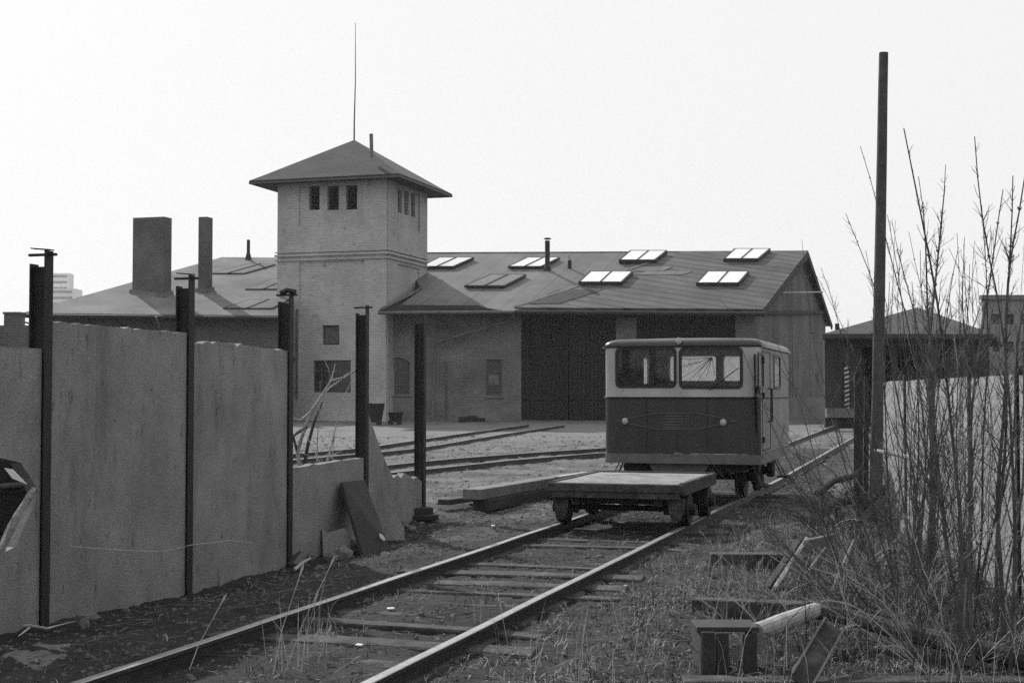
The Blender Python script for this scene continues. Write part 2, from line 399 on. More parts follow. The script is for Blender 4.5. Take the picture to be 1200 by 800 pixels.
def curve_pts(ctrl, n=24):
    """Catmull-Rom through ctrl"""
    out = []; c = [ctrl[0]*2-ctrl[1]] + list(ctrl) + [ctrl[-1]*2-ctrl[-2]]
    for i in range(1, len(c)-2):
        for k in range(n):
            t = k/n; a, b, d, e = c[i-1], c[i], c[i+1], c[i+2]
            out.append(.5*((2*b) + (d-a)*t + (2*a-5*b+4*d-e)*t*t + (3*b-a-3*d+e)*t**3))
    out.append(ctrl[-1]); return out
def track(ctrl, label, sleepers=True, s0=0, smax=1e9, proud=.03, zoff=0., sl_lab=None):
    t = thing('railway_track', label, 'railway track', (0, 0, 0))
    pts = curve_pts([Vector((p[0], p[1], 0)) for p in ctrl])
    for s in (-1, 1):
        rp = []
        for i, p in enumerate(pts):
            d = pts[min(i+1, len(pts)-1)] - pts[max(i-1, 0)]; a = Vector((d.y, -d.x, 0)).normalized()
            q = p + a*s*.7515; rp.append(Vector((q.x, q.y, base_z(q.x, q.y) + RAILZ + zoff + .006*noise.noise((q.x*.6, q.y*.6, s)))))
        rail_mesh(rp, t)
    if sleepers:
        acc = 0; nxt = s0
        variants = []
        for k in range(7):
            bm = B(); box(bm, (0, 0, 0), (2.5 - .05*k, .25 - .01*k, .14), None, .012)
            bmesh.ops.subdivide_edges(bm, edges=bm.edges, cuts=3, use_grid_fill=True)
            for v in bm.verts: v.co += Vector((noise.noise(v.co*3+Vector((k*9, 0, 0)))*.05, noise.noise(v.co*5+Vector((k*9, 5, 0)))*.03, noise.noise(v.co*4+Vector((k*9, 0, 7)))*.03))
            me = bpy.data.meshes.new('sleeper'); bm.to_mesh(me); bm.free(); me.materials.append(M['sleeper']); variants.append(me)
        for i in range(len(pts)-1):
            L = (pts[i+1]-pts[i]).length
            while acc + L > nxt and nxt < smax:
                p = pts[i].lerp(pts[i+1], (nxt-acc)/L); d = pts[i+1]-pts[i]; a = Vector((d.y, -d.x, 0)).normalized()
                o = bpy.data.objects.new('sleeper', random.choice(variants)); C.objects.link(o); o.parent = t
                p = p + a*random.uniform(-.07, .07)
                o.location = (p.x, p.y, base_z(p.x, p.y) - .07 + proud - .045*smooth(22, 30, p.y) + random.uniform(-.028, .018))
                o.rotation_euler = (random.uniform(-.01, .01), random.uniform(-.006, .006), math.atan2(a.y, a.x) + random.uniform(-.03, .03))
                nxt += .62 + random.uniform(-.04, .04)
            acc += L
    return t
p0 = TC - TV*16
main = [TC - TV*16, TC - TV*8, TC, TC + TV*6, TC + TV*12, TC + TV*20, TC + TV*30, TC + TV*41]
track(main, 'near railway track running diagonally under the flat trolley and the rail car', smax=52, proud=.062)
# two yard tracks crossing the middle distance
def offs(px, py): return GP(px, py, RAILZ)
a0, a1, a2 = offs(250, 575), offs(455, 548.5), offs(707, 525)
def centre_line(pts): return [Vector((p.x, p.y, 0)) for p in pts]
track(centre_line([offs(150, 574), offs(330, 557), offs(455, 546), offs(580, 534), offs(707, 525), offs(860, 516)]), 'nearer yard track curving across the middle of the yard behind the broken wall', smax=40, proud=.01, zoff=-.05)
track(centre_line([offs(150, 549), offs(357, 531), offs(440, 524), offs(487, 518), offs(560, 507), offs(640, 496)]), 'farther yard track leading from the low wall towards the first shed door', smax=40, proud=.0, zoff=-.05)

# ================================================================ LEFT CONCRETE WALL
WU = Vector((.258, 1, 0)).normalized()
posts = [Vector((wall_x(y), y, 0)) for y in (10.72, 12.95, 15.15, 17.4, 19.6)]
wall = thing('concrete_wall', 'broken concrete panel wall between tall rusty steel posts beside the near track', 'wall', (0, 0, 0))
WF = Face(posts[0], WU)       # N must point right, towards the track
def ragged(p, q, n, amp, seed):
    return [(p[0]+(q[0]-p[0])*i/n, p[1]+(q[1]-p[1])*i/n + (amp*noise.noise((i*.9, seed, 0)) + amp*.6*noise.noise((i*2.7, seed, 4)) if 0 < i < n else 0)) for i in range(n+1)]
def wall_panel(top, u0, u1, holes=(), th=.09, label=None):
    bm = B(); bot = [(u0, -.5), (u1, -.5)]
    panel(bm, bot + top[::-1], [list(h) for h in holes], WF.O + WF.N*.045, WF.U, Z, WF.N, th)
    o = fin('panel', bm, 'concrete', wall)
    if label: o['label'] = label
    return o
us = [(p-posts[0]).dot(WF.U) for p in posts]
hx = [WF.uv(x, y) for x, y in ((-30, 530), (2, 538), (18, 542), (30, 560), (38, 577), (33, 594), (24, 612), (12, 640), (-30, 660))]
wall_panel(ragged((-2.3, 2.05), (-.05, 2.06), 10, .01, 1), -2.3, -.05, [hx], label='cracked end panel with a jagged hole at the picture edge')
wall_panel(ragged((us[0]+.05, 2.27), (us[1]-.05, 2.27), 26, .018, 2), us[0]+.05, us[1]-.05, label='tall first whole panel')
wall_panel(ragged((us[1]+.05, 2.17), (us[1]+.6, 2.215), 8, .03, 3) + ragged((us[1]+.65, 2.21), (us[2]-.05, 2.17), 18, .03, 8), us[1]+.05, us[2]-.05, label='tall second panel with a crumbled top')
wall_panel(ragged((us[2]+.05, .93), (us[3]-.05, .94), 18, .02, 5), us[2]+.05, us[3]-.05, label='low broken panel')
top5 = [(us[3]+.05, 1.6)] + [WF.uv(x, y) for x, y in ((428, 484), (432, 497), (437, 512), (443, 529), (449, 543), (454, 553), (457, 560), (462, 556), (466, 560), (470, 554), (476, 557), (481, 561), (485, 558), (489, 563))] + [(us[4]-.05, .52)]
wall_panel(top5, us[3]+.05, us[4]-.05, label='shattered last panel with a curved break')
for i, p in enumerate(posts):
    bm = B(); h = 2.8; lean = .012*(i-2)
    w_, f_ = .125, .105
    for s in (-1, 1): beam(bm, p + WF.N*(s*w_/2) + Z*-.4, p + WF.N*(s*w_/2) + Z*(h - (.10 if s < 0 else 0)), f_, .012, WF.N)
    beam(bm, p + Z*-.4, p + Z*(h-.12), .012, w_-.012, WF.N)
    o = fin('post', bm, 'steel', wall)
    if i < 4:
        bm = B()
        q = p + Z*(h-.03) + WF.N*.02
        beam(bm, q - TU*.13, q + TU*.11, .025, .02)
        if i in (0, 1): beam(bm, q - TU*.1 + Z*.05, q + TU*.07 + Z*.035, .06, .008)
        if i in (2, ): tube(bm, [q+Z*.02-TU*.08, q+Z*.05, q+Z*.03+TU*.09], .03, 6)
        fin('clamp', bm, 'steel', o)
    elif i == 4:
        pass
# thin wires tied over the posts
bm = B()
tube(bm, [P(82, 640, 10.4), P(120, 643, 10.9), P(165, 645.5, 11.6), P(190, 646, 12.0), P(225, 638, 12.5), P(270, 633, 13.3), P(296, 636, 13.7)], .003, 4)
o = fin('wire', bm, 'palewood'); tag(o, 'thin pale wire strung low across the tall concrete panels', 'wire')
# leaning board and rubble along the foot of the wall
bm = B()
q = [P(400.5, 564.5, 16.45), P(427.5, 562, 17.2), P(457, 644.5, 16.1), P(427.5, 656, 15.7)]
nrm = (q[1]-q[0]).cross(q[3]-q[0]).normalized()
vs = [bm.verts.new(v) for v in q] + [bm.verts.new(v + nrm*.035*(-1 if nrm.y < 0 else 1)) for v in q]
for f in ((0, 1, 2, 3), (7, 6, 5, 4), (0, 4, 5, 1), (1, 5, 6, 2), (2, 6, 7, 3), (3, 7, 4, 0)): bm.faces.new([vs[i] for i in f])
o = fin('board', bm, 'darkwood'); tag(o, 'dark board with a small white mark leaning on the low broken panel', 'board')
bm = B(); c_ = [P(x, y, 16.15) for x, y in ((445, 624.5), (449, 626.5), (452, 631.5), (450, 632.5), (446, 629))]
solid(bm, [v - Vector((0, .06, 0)) for v in c_], Vector((0, .03, 0))); mk = fin('mark', bm, 'paper', o)
def stone(name, p, s, m='rubble', seed=0, parent=None, sharp=1.0):
    bm = B(); bmesh.ops.create_icosphere(bm, subdivisions=2, radius=1)
    for v in bm.verts:
        d = v.co.normalized(); k = 1 + .35*noise.noise(d*1.6 + Vector((seed*3.7, 0, 0)))*sharp + .12*noise.noise(d*4 + Vector((seed, 3, 0)))
        v.co = Vector((d.x*s[0]*k, d.y*s[1]*k, d.z*s[2]*k))
    rz = Matrix.Rotation(seed*1.3, 4, 'Z')
    bmesh.ops.transform(bm, matrix=Matrix.Translation(p) @ rz, verts=bm.verts)
    bmesh.ops.dissolve_limit(bm, angle_limit=R(14), verts=bm.verts, edges=bm.edges)
    return fin(name, bm, m, parent)
def slab(px, py, Y, pts, th, m, name, label, cat, tilt=0, yaw=0):
    """irregular flat fragment, outline pts in metres, standing at a picture point"""
    c = P(px, py, Y); bm = B()
    rot = Matrix.Rotation(yaw, 3, 'Z') @ Matrix.Rotation(tilt, 3, 'X')
    f = [bm.verts.new(c + rot @ Vector((a, 0, b))) for a, b in pts]; k = [bm.verts.new(c + rot @ Vector((a*.94, th, b*.96))) for a, b in pts]
    bm.faces.new(f); bm.faces.new(k[::-1])
    for i in range(len(pts)): j = (i+1) % len(pts); bm.faces.new((f[i], f[j], k[j], k[i]))
    o = fin(name, bm, m); return tag(o, label, cat)
slab(455, 628, 17.1, [(-.07, -.05), (.2, -.05), (.19, .1), (.06, .33), (.0, .37), (-.06, .2)], .08, 'concrete', 'concrete_fragment', 'pointed concrete fragment propped right of the leaning dark board', 'rubble', -.2, .1)
slab(383, 645, 15.95, [(-.04, -.06), (.26, -.05), (.27, .14), (.2, .25), (.0, .2), (-.05, .24)], .1, 'concrete', 'concrete_fragment', 'squarish concrete lump wedged left of the leaning dark board', 'rubble', -.2, .25)
st = [(404, 655, .13, .1, 'rounded rubble stone at the left foot of the leaning board'), (388, 658, .1, .07, 'flat grey stone between the wall and the leaning board'), (412, 646, .17, .1, 'large tilted stone touching the left edge of the leaning board'),
      (362, 655, .09, .06, 'small stone beside the pale stick under the low panel'), (470, 618, .11, .07, 'dark stone between the pointed fragment and the last post'), (483, 622, .08, .05, 'small flat stone just left of the last post foot'),
      (452, 652, .07, .04, 'little stone below the right corner of the leaning board'), (103, 727, .1, .06, 'grey stone at the foot of the tall first panel'), (98, 735, .06, .05, 'tiny stone nearest the first post'), (375, 668, .06, .04, 'small dark stone in front of the low panel rubble')]
for i, (x, y, a, h, lb) in enumerate(st):
    p = GP(x, y); o = stone('rubble_stone', Vector((p.x, p.y, p.z+h*.35)), (a, a*.75, h), 'rubble', i+1); tag(o, lb, 'stone', 'stones along the foot of the broken wall')
p5 = posts[4]
for i, (dx, dy, z, s, lb) in enumerate((((.0), -.28, .03, (.5, .3, .07), 'broad flat block under the foot of the last post'), (.02, -.22, .11, (.3, .2, .09), 'small block lying on the flat one at the last post'))):
    bm = B(); box(bm, (p5.x+dx, p5.y+dy, z+.02), s, Matrix.Rotation(.25+i*.3, 3, 'Z'), .01); o = fin('concrete_block', bm, 'darkwood'); tag(o, lb, 'block')
for i, (a, b, r_, m_, lb) in enumerate((((345, 669), (364, 656), .018, 'palewood', 'pale stick leaning up among the rubble by the third post'), ((338, 664), (352, 648), .022, 'darkwood', 'dark short stick behind the pale one by the third post'),
                       ((10, 737), (55, 739), .012, 'palewood', 'forked dry stick lying at the first post'), ((30, 760), (150, 766), .009, 'palewood', 'long thin dry stick on the dark ground below the first panel'),
                       ((232, 712), (262, 706), .008, 'palewood', 'short dry stick on the dark soil by the second panel'))):
    A = GP(*a); Bq = GP(*b)
    if i < 2: Bq = P(b[0], b[1], A.y+.25)
    bm = B(); mid = (A+Bq)/2 + Vector((0, .03, .015)); tube(bm, [A+Z*.015, mid+Z*.015, Bq+Z*.02], [r_, r_, r_*.6], 6)
    if i == 2: tube(bm, [A.lerp(Bq, .55)+Z*.02, GP(22, 748)+Z*.02], [.01, .005], 5); tube(bm, [Bq+Z*.02, GP(88, 732)+Z*.03], [.008, .003], 5)
    o = fin('stick', bm, m_); tag(o, lb, 'stick')
# drum, enamel sheet and dead branch in the hole at the picture's left edge
dp = P(-6, 600, 11.6)
bm = B(); n_ = 20
for z0, z1, r_ in ((.0, .9, .29),):
    tube(bm, [Vector((dp.x, dp.y, .32+z)) for z in (0, .29, .3, .32, .33, .6, .61, .63, .64, .9)], [.28, .28, .295, .295, .28, .28, .295, .295, .28, .285], 20)
o = fin('steel_drum', bm, 'steel', None, False); tag(o, 'dark ribbed drum seen through the jagged hole in the end panel', 'drum')
for v in o.data.vertices: pass
bm = B(); c_ = [P(x, y, 9.95) for x, y in ((5, 548), (15, 550), (31, 567), (14, 560))]
solid(bm, c_, Vector((0, .008, 0)))
o = fin('enamel_plate', bm, 'paper'); tag(o, 'small white plate sticking out of the jagged hole in the end panel', 'plate')
bm = B(); tube(bm, [P(-6, 662, 10.1), P(3, 640, 10.15), P(14, 616, 10.2), P(24, 598, 10.25), P(34, 582, 10.3), P(40, 572, 10.35)], [.035, .03, .033, .026, .028, .018], 7)
tube(bm, [P(-6, 650, 10.05), P(8, 632, 10.1), P(17, 606, 10.12), P(28, 588, 10.2)], [.02, .02, .018, .012], 6)
o = fin('dead_branch', bm, 'bark'); tag(o, 'pale peeling branch leaning across the lower edge of the jagged hole', 'branch')
bm = B(); tube(bm, [Vector((dp.x-.9, dp.y-.25, 1.02)), Vector((dp.x-.3, dp.y-.33, 1.0)), Vector((dp.x+.1, dp.y-.36, .99)), Vector((dp.x+.3, dp.y-.1, 1.0))], .022, 6); o = fin('steel_hoop', bm, 'zinc'); tag(o, 'pale bent hoop round the drum behind the hole', 'hoop')

# ================================================================ TOWER
TD = 68.0
Tn = Vector(((453-600)/FPX*TD, TD, 0))        # near corner
tw = .0848*TD; ts = .0778*TD
Tl = Tn - TU*tw
tower = thing('brick_tower', 'tall square brick tower with pyramid roof and three slot windows a side', 'tower', (0, 0, 0))
FF = Face(Tl, TU); FS = Face(Tn, TV)
ztop = FF.uv(400, 208)[1]
zb = base_z(0, TD) - .5
zband = FF.uv(400, 298)[1]
fr = FF.rect
slots = [fr(362, 218, 374.5, 246), fr(383.5, 218, 397, 246), fr(405.5, 217, 418.5, 245.5)]
sq = fr(378, 381, 397.5, 404); bigw = fr(367, 422, 411, 460); lowdoor = None
up_recess = fr(351, 214.5, 426, 264.5); lo_recess = fr(351, 306, 427, 475)
bm = B()
rc = lambda r: [(r[0], r[1]), (r[2], r[1]), (r[2], r[3]), (r[0], r[3])]
FF.panel(bm, [(0, zb), (tw, zb), (tw, ztop), (0, ztop)], [rc(up_recess), rc(lo_recess)], .07, .07)
FF.panel(bm, [(0, zb), (tw-.3, zb), (tw-.3, ztop), (0, ztop)], [rc(r) for r in slots+[sq, bigw]], .3, -.003)
fin('wall', bm, 'towerbrick', tower)
sr = FS.rect
sslots = [sr(466, 222, 471, 249), sr(474, 224, 479, 252), sr(481.8, 226, 486.6, 254.5)]
sup = sr(464.5, 219, 490.5, 268); 
bm = B()
sw = FS.uv(452, 300)
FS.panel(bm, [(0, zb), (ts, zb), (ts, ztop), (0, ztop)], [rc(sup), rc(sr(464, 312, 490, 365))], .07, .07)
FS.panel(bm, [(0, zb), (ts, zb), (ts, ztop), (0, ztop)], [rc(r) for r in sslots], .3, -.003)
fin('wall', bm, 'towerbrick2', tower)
bm = B()   # the two hidden sides and dark inside
TL2 = Tl + TV*ts; TN2 = Tn + TV*ts
beam(bm, TL2 + Z*(zb+ztop)/2 - TV*.15 + TU*.3, TN2 + Z*(zb+ztop)/2 - TV*.15 - TU*.3, .3, ztop-zb)
fin('wall', bm, 'towerbrick', tower); bm = B()
beam(bm, Tl + Z*(zb+ztop)/2 + TU*.15 + TV*.31, TL2 + Z*(zb+ztop)/2 + TU*.15, .3, ztop-zb)
fin('wall', bm, 'towerbrick', tower)
for f_, rs, nl in ((FF, slots, 1), (FS, sslots, 1)):
    for r in rs: 
        bm = B(); f_.panel(bm, rc((r[0]-.05, r[1]-.05, r[2]+.05, r[3]+.05)), [], .05, -.3)
        for k in range(7):
            z = r[1] + (r[3]-r[1])*(k+.5)/7; beam(bm, f_.at(r[0], z, -.2), f_.at(r[2], z, -.2), .12, .02)
        o = fin('slot_window', bm, 'void', tower)
window(FF, sq, tower, -.12, .07, (1, 1), 'frame', fmat='darkwood', label='small boarded square window')
window(FF, bigw, tower, -.1, .05, (5, 3), 'darkglass', label='wide many-paned window low in the tower')
# cornice courses
for z, pr, h in ((zband, .11, .10), (zband-.22, .09, .07), (zband+.16, .09, .05)):
    bm = B()
    beam(bm, Tl - TU*pr - TV*(.07+pr/2) + Z*z, Tn + TU*(.07+pr) - TV*(.07+pr/2) + Z*z, pr, h)
    beam(bm, Tn + TU*(.07+pr/2) + Z*z - TV*.065, TN2 + TU*(.07+pr/2) + Z*z, pr, h)
    fin('cornice', bm, 'towerbrick', tower)
# roof
ov = 1.05
ez = P(467.5, 203.5, TD-1.2).z
cs = [Tl - TU*ov - TV*ov, Tn + TU*ov - TV*ov, TN2 + TU*ov + TV*ov, TL2 - TU*ov + TV*ov]
ap = (Tl+TN2)/2; ap.z = P(415, 164, ap.y).z
bm = B()
e = [bm.verts.new(c + Z*ez) for c in cs]; e2 = [bm.verts.new(c + Z*(ez-.1)) for c in cs]
# slightly flared lower edge
mid = [bm.verts.new((c + Z*ez).lerp(ap, .12) - Z*.015) for c in cs]; a = bm.verts.new(ap)
for i in range(4):
    j = (i+1) % 4
    bm.faces.new((e[i], e[j], mid[j], mid[i])); bm.faces.new((mid[i], mid[j], a)); bm.faces.new((e2[i], e2[j], e[j], e[i]))
bm.faces.new(e2[::-1])
fin('roof', bm, stripes(M['towerroof'], (0, 0, 1), .3, .25, .12), tower)
bm = B()
for i in range(4):
    j = (i+1) % 4; beam(bm, cs[i]+Z*(ez-.13), cs[j]+Z*(ez-.13), .04, .07)
fin('eaves_board', bm, 'frame', tower)
bm = B(); tube(bm, [ap - Z*.2, ap + Z*.9, P(416.5, 95, ap.y), P(416.5, 27, ap.y)], [.04, .035, .025, .012], 6); fin('mast', bm, 'steel', tower)
bm = B(); vp = P(435.5, 184, 68.4); tube(bm, [vp, P(435, 157, 68.4)], .09, 8); fin('vent_pipe', bm, 'wood', tower)
bm = B(); tube(bm, [FF.at(*FF.uv(350, 362), .16), FF.at(*FF.uv(350, 466), .16)], .06, 8); tube(bm, [FF.at(*FF.uv(334, 403), .14), FF.at(*FF.uv(350, 403), .16)], .03, 6); fin('downpipe', bm, 'zinc', tower)
bm = B(); q = FF.at(*FF.uv(343.5, 421), .09)
tube(bm, [q, q + FF.N*.12], .17, 12); fin('wall_lamp', bm, 'frame', tower)
bm = B(); tube(bm, [FF.at(*FF.uv(343.5, 428), .12), FF.at(*FF.uv(343.5, 470), .12)], .07, 6); fin('cable_pipe', bm, 'frame', tower)

# ================================================================ ENGINE SHED (right of tower)
shed = thing('engine_shed', 'long low brick engine shed with two dark doors and white skylights on its roof', 'engine shed')
E1, E2, RD = P(603, 360, 68.0), P(894.5, 362, 69.0), P(947, 293.5, 79.0)
rn = (E2-E1).cross(RD-E1).normalized()
if rn.z < 0: rn = -rn
def RP(px, py, off=0): return hit(px, py, E1, rn) + rn*off
RL = RP(420, 295.5)      # ridge hidden behind the tower
# rear slope
rear = P(975, 380, 84.7)
bm = B(); solid(bm, [RP(603, 360), RP(894.5, 362), RP(947, 293.5), RP(800, 294.2)], -rn*.16); 
roof_r = stripes(M['roof'], (RD-E2).normalized(), .8, .55, .25)
fin('roof', bm, roof_r, shed)
bm = B(); solid(bm, [RP(458, 364.6, -.05), RP(602.6, 363, -.05), RP(799, 294.6, -.05), RP(470, 295.6, -.05), RP(494, 338, -.05)], -rn*.12)
fin('roof', bm, stripes(M['roof2'], Vector((.93, -.35, 0)), .9, .32, .07), shed)
bm = B(); r2 = rear; RB = Vector((RP(395, 296).x, rear.y+.0, rear.z)); nb = (RL-RD).cross(r2-RD).normalized(); nb = nb if nb.z > 0 else -nb
solid(bm, [RP(947, 293.5, -.003), r2, RB, RP(395, 296, -.003)], -nb*.16); fin('roof', bm, 'roof', shed)
# walls
SF0 = P(453, 460, 68.02); SF1 = P(884.5, 460, 69.9)
SU = Vector((SF1.x-SF0.x, SF1.y-SF0.y, 0)).normalized(); SFc = Face((SF0.x, SF0.y+.55, 0), SU)
ulen = SFc.uv(884.5, 460)[0]
s_r = SFc.rect; ztopw = E1.z - .05
d1 = s_r(611, 366, 722, 493); d2 = s_r(746, 369, 862, 494)
zt = ztopw
d1 = (d1[0], zb+.3, d1[2], zt-.32); d2 = (d2[0], zb+.3, d2[2], zt-.32)
w1 = s_r(452.5, 424, 480, 462); w2 = s_r(570, 421, 588, 463)
def arched(r, rise, n=6):
    u0, z0, u1, z1 = r; o = [(u0, z0), (u1, z0)]
    for i in range(n+1):
        t = i/n; o.append((u1+(u0-u1)*t, z1 + rise*math.sin(math.pi*t)))
    return o
bm = B(); beam(bm, SFc.at(d1[0]-.3, (zb+zt)/2, -.6), SFc.at(ulen-.3, (zb+zt)/2, -.6), .1, zt-zb-.2); fin('dark_backing', bm, 'void', shed)  # near-black backing added to stop light showing through the door gaps
# the annexe wall (from the tower to the first door) and the piers
bm = B()
ua = .02
SFc.panel(bm, [(ua-.6, zb), (d1[0], zb), (d1[0], zt), (ua-.6, zt)], [arched(w1, .22), rc(w2)], .35); fin('wall', bm, 'brick', shed); bm = B()
SFc.panel(bm, [(d1[2], zb), (d2[0], zb), (d2[0], zt), (d1[2], zt)], [], .35); fin('brick_pier', bm, 'brick', shed); bm = B()
SFc.panel(bm, [(d2[2], zb), (ulen, zb), (ulen, zt), (d2[2], zt)], [], .35)
fin('brick_pier', bm, 'brick', shed)
bm = B(); SFc.panel(bm, [(d1[0]-.02, zt-.33), (d2[2]+.02, zt-.33), (d2[2]+.02, zt-.01), (d1[0]-.02, zt-.01)], [], .2, .03); fin('lintel', bm, 'darkwood', shed)
for r in (d1, d2):
    for k in range(2):
        a = r[0] + (r[2]-r[0])*k/2 + .02; b = r[0] + (r[2]-r[0])*(k+1)/2 - .02
        bm = B(); nb_ = 11
        for i in range(nb_):
            x0 = a + (b-a)*i/nb_ + .008; x1 = a + (b-a)*(i+1)/nb_ - .008
            SFc.panel(bm, [(x0, r[1]), (x1, r[1]), (x1, r[3]), (x0, r[3])], [], .05, -.14 + .006*((i*7) % 3))
        for z in (r[1]+1.2, r[1]+3.4, r[3]-.5): SFc.panel(bm, [(a+.01, z), (b-.01, z), (b-.01, z+.18), (a+.01, z+.18)], [], .06, -.08)
        SFc.panel(bm, [(a, r[1]), (b, r[1]), (b, r[3]), (a, r[3])], [], .03, -.2)
        o = fin('door_leaf', bm, 'door', shed)
window(SFc, (w1[0], w1[1], w1[2], w1[3]+.2), shed, -.13, .06, (4, 4), 'darkglass', label='arched many-paned window near the tower')
bm = B(); q = s_r(457, 423, 464.5, 436); SFc.panel(bm, rc(q), [rc((q[0]+.05, q[1]+.05, q[2]-.05, q[3]-.05))], .04, -.06); fin('open_casement', bm, 'wood', shed)
window(SFc, w2, shed, -.12, .08, (1, 3), 'darkglass', fmat='frame', label='narrow tall window beside the first door')
bm = B(); SFc.panel(bm, rc(s_r(572.5, 439, 584.5, 451)), [], .02, -.11); fin('curtain', bm, 'wood', shed)
bm = B(); SFc.panel(bm, rc(s_r(534, 388, 547, 400.5)), [], .05, .06); fin('wall_plate', bm, 'stone', shed)
bm = B(); SFc.panel(bm, rc((s_r(568, 464, 590, 466))), [], .14, .07); fin('sill', bm, 'stone', shed); bm = B(); SFc.panel(bm, rc((s_r(450, 462.5, 482.5, 464.5))), [], .14, .07); fin('sill', bm, 'stone', shed)
# gutter, fascia, downpipe
bm = B(); g0 = RP(600, 361.5) - Vector((0, .1, .18)); g1 = RP(895, 363.5) - Vector((0, .1, .18)); tube(bm, [g0, g1], .1, 8); beam(bm, g0+Vector((0, .16, .0)), g1+Vector((0, .16, .0)), .05, .2); fin('gutter', bm, 'darkwood', shed)
bm = B(); g0 = P(443, 366.5, 66.6); g1 = P(603, 365.5, 67.6); tube(bm, [g0, g1], .085, 8); fin('gutter', bm, 'zinc', shed)
bm = B(); y_ = 68.2; tube(bm, [P(600.5, 366, 67.7), P(600.5, 372, 67.9), P(596, 376, y_), P(515, 400, y_), P(510.5, 404, y_), P(510, 412, y_), P(507, 490, y_)], .085, 8); fin('downpipe', bm, 'zinc', shed)
bm = B(); tube(bm, [P(523, 424, 68.4), P(523, 492, 68.4)], .06, 6); fin('pipe', bm, 'frame', shed)
# small hipped roof against the tower
bm = B(); ezz = P(443, 364, 66.6).z
A_ = P(443, 364, 66.6); B_ = P(603, 364, 67.6); B_.z = ezz; T_ = P(497.5, 337, 72.0); R_ = RP(572, 361.5, .02)
A2 = A_ + Vector((.25, 3, 0)); 
vA, vB, vT, vR, vA2 = [bm.verts.new(v) for v in (A_, B_, T_, R_, Vector((T_.x-1.2, 73.5, ezz)))]
bm.faces.new((vA, vB, vR)); bm.faces.new((vA, vR, vT)); bm.faces.new((vA, vT, vA2))
ret = bmesh.ops.solidify(bm, geom=bm.faces, thickness=.1)
fin('porch_roof', bm, 'towerroof', shed)
bm = B(); beam(bm, P(447, 363.2, 66.8)+Z*.06, P(497, 337.5, 71.0)+Z*.05, .1, .1); fin('flashing', bm, 'stone', shed)
# gable end
GU = Vector((P(968, 460, 84.2).x - SF1.x, 84.2 - SF1.y - .6, 0)).normalized()
GF = Face((SF1.x, SF1.y+.55, 0), GU)
glen = GF.uv(968, 460)[0]
ga = GF.uv(945, 301); gl_ = (0, E2.z+.0); gr_ = (glen, GF.uv(968, 372)[1])
bm = B(); GF.panel(bm, [(0, zb), (glen, zb), gr_, ga, gl_], [], .3, .0); fin('gable_wall', bm, 'gable', shed)
bm = B(); zz = GF.uv(925, 466)[1]; GF.panel(bm, [(0.03, zb), (glen+.05, zb), (glen+.05, zz), (.03, zz)], [], .14, .15); fin('plinth', bm, 'stone', shed)
for t in (3, 6, 9):      # boards' cover battens and posts
    u = glen*t/12; zt_ = gl_[1] + (ga[1]-gl_[1])*min(1, u/ga[0]) if u < ga[0] else ga[1] + (gr_[1]-ga[1])*(u-ga[0])/(glen-ga[0])
    bm = B(); GF.panel(bm, rc((u-.05, zz+.01, u+.05, zt_-.25)), [], .04, .025); fin('batten', bm, 'frame' if t % 4 == 0 else 'gable', shed)
bm = B(); beam(bm, GF.at(.2, gl_[1]-.1, .12), GF.at(glen-.2, gr_[1]+.3, .12), .1, .18); fin('tie_beam', bm, 'darkwood', shed)
bm = B(); beam(bm, RP(894.5, 363)-Z*.22, RP(947, 294.5)-Z*.22, .07, .3); beam(bm, RP(947, 294.5)-Z*.22, rear-Z*.2, .07, .3); fin('bargeboard', bm, 'darkwood', shed)
bm = B(); tube(bm, [GF.at(*GF.uv(915, 343), .05), P(964, 342.2, 77)], .05, 6); fin('outrigger', bm, 'palewood', shed)
# rear and left walls so that it closes
bm = B(); beam(bm, Vector((P(968, 460, 84.2).x-.3, 84.0, 2.2)), Vector((-14, 84.0, 2.2)), .3, 6.0); fin('wall', bm, 'brick', shed)
# skylights: frame raised off the slope, two panes each
def skylight(q, m, h=.18, parent=shed, rp=RP, pane='skyglass'):
    """q: four picture corners, lower left, lower right, upper right, upper left"""
    p = [rp(x, y) for x, y in q]; bm = B()
    up = rn*h
    for i in range(4): j = (i+1) % 4; beam(bm, p[i]+up*.45, p[j]+up*.45, .09, h*1.15, rn)
    md0, md1 = p[0].lerp(p[1], .5), p[3].lerp(p[2], .5); beam(bm, md0+up*.95, md1+up*.95, .07, .06, rn)
    o = fin('skylight', bm, 'darkwood', parent)
    for a, b, c, d in ((p[0], md0, md1, p[3]), (md0, p[1], p[2], md1)):
        cx = (a+b+c+d)/4; bm = B()
        solid(bm, [v.lerp(cx, .05) + up*.98 for v in (a, b, c, d)], -rn*.03); fin('pane', bm, pane, o)
    return o
skylight(((493, 314), (531, 314), (555, 303.5), (515, 303.5)), 0, .1)
skylight(((596, 314), (634, 314), (655.5, 303.5), (618, 303.5)), 0, .1)
skylight(((545, 336.5), (591, 336.5), (616, 323.5), (575, 323.5)), 0, .1, pane='oldglass')
skylight(((726, 308), (767, 308), (781, 297), (739, 297)), 0)
skylight(((678.5, 334), (728, 334), (741, 321.5), (692, 321.5)), 0)
skylight(((848.5, 306.5), (888, 306.5), (902, 294.8), (861, 294.8)), 0)
skylight(((816.5, 335), (865, 335), (877, 321.5), (829, 321.5)), 0)
bm = B(); q = RP(641.5, 315); tube(bm, [q - Z*.3, Vector((q.x, q.y, P(641.5, 282, q.y).z))], .13, 10); tube(bm, [Vector((q.x, q.y, P(641.5, 280.5, q.y).z)), Vector((q.x, q.y, P(641.5, 278.8, q.y).z))], [.2, .15], 10); tube(bm, [q-Z*.1, q+Z*.2], [.22, .14], 10); fin('stove_pipe', bm, 'steel', shed)
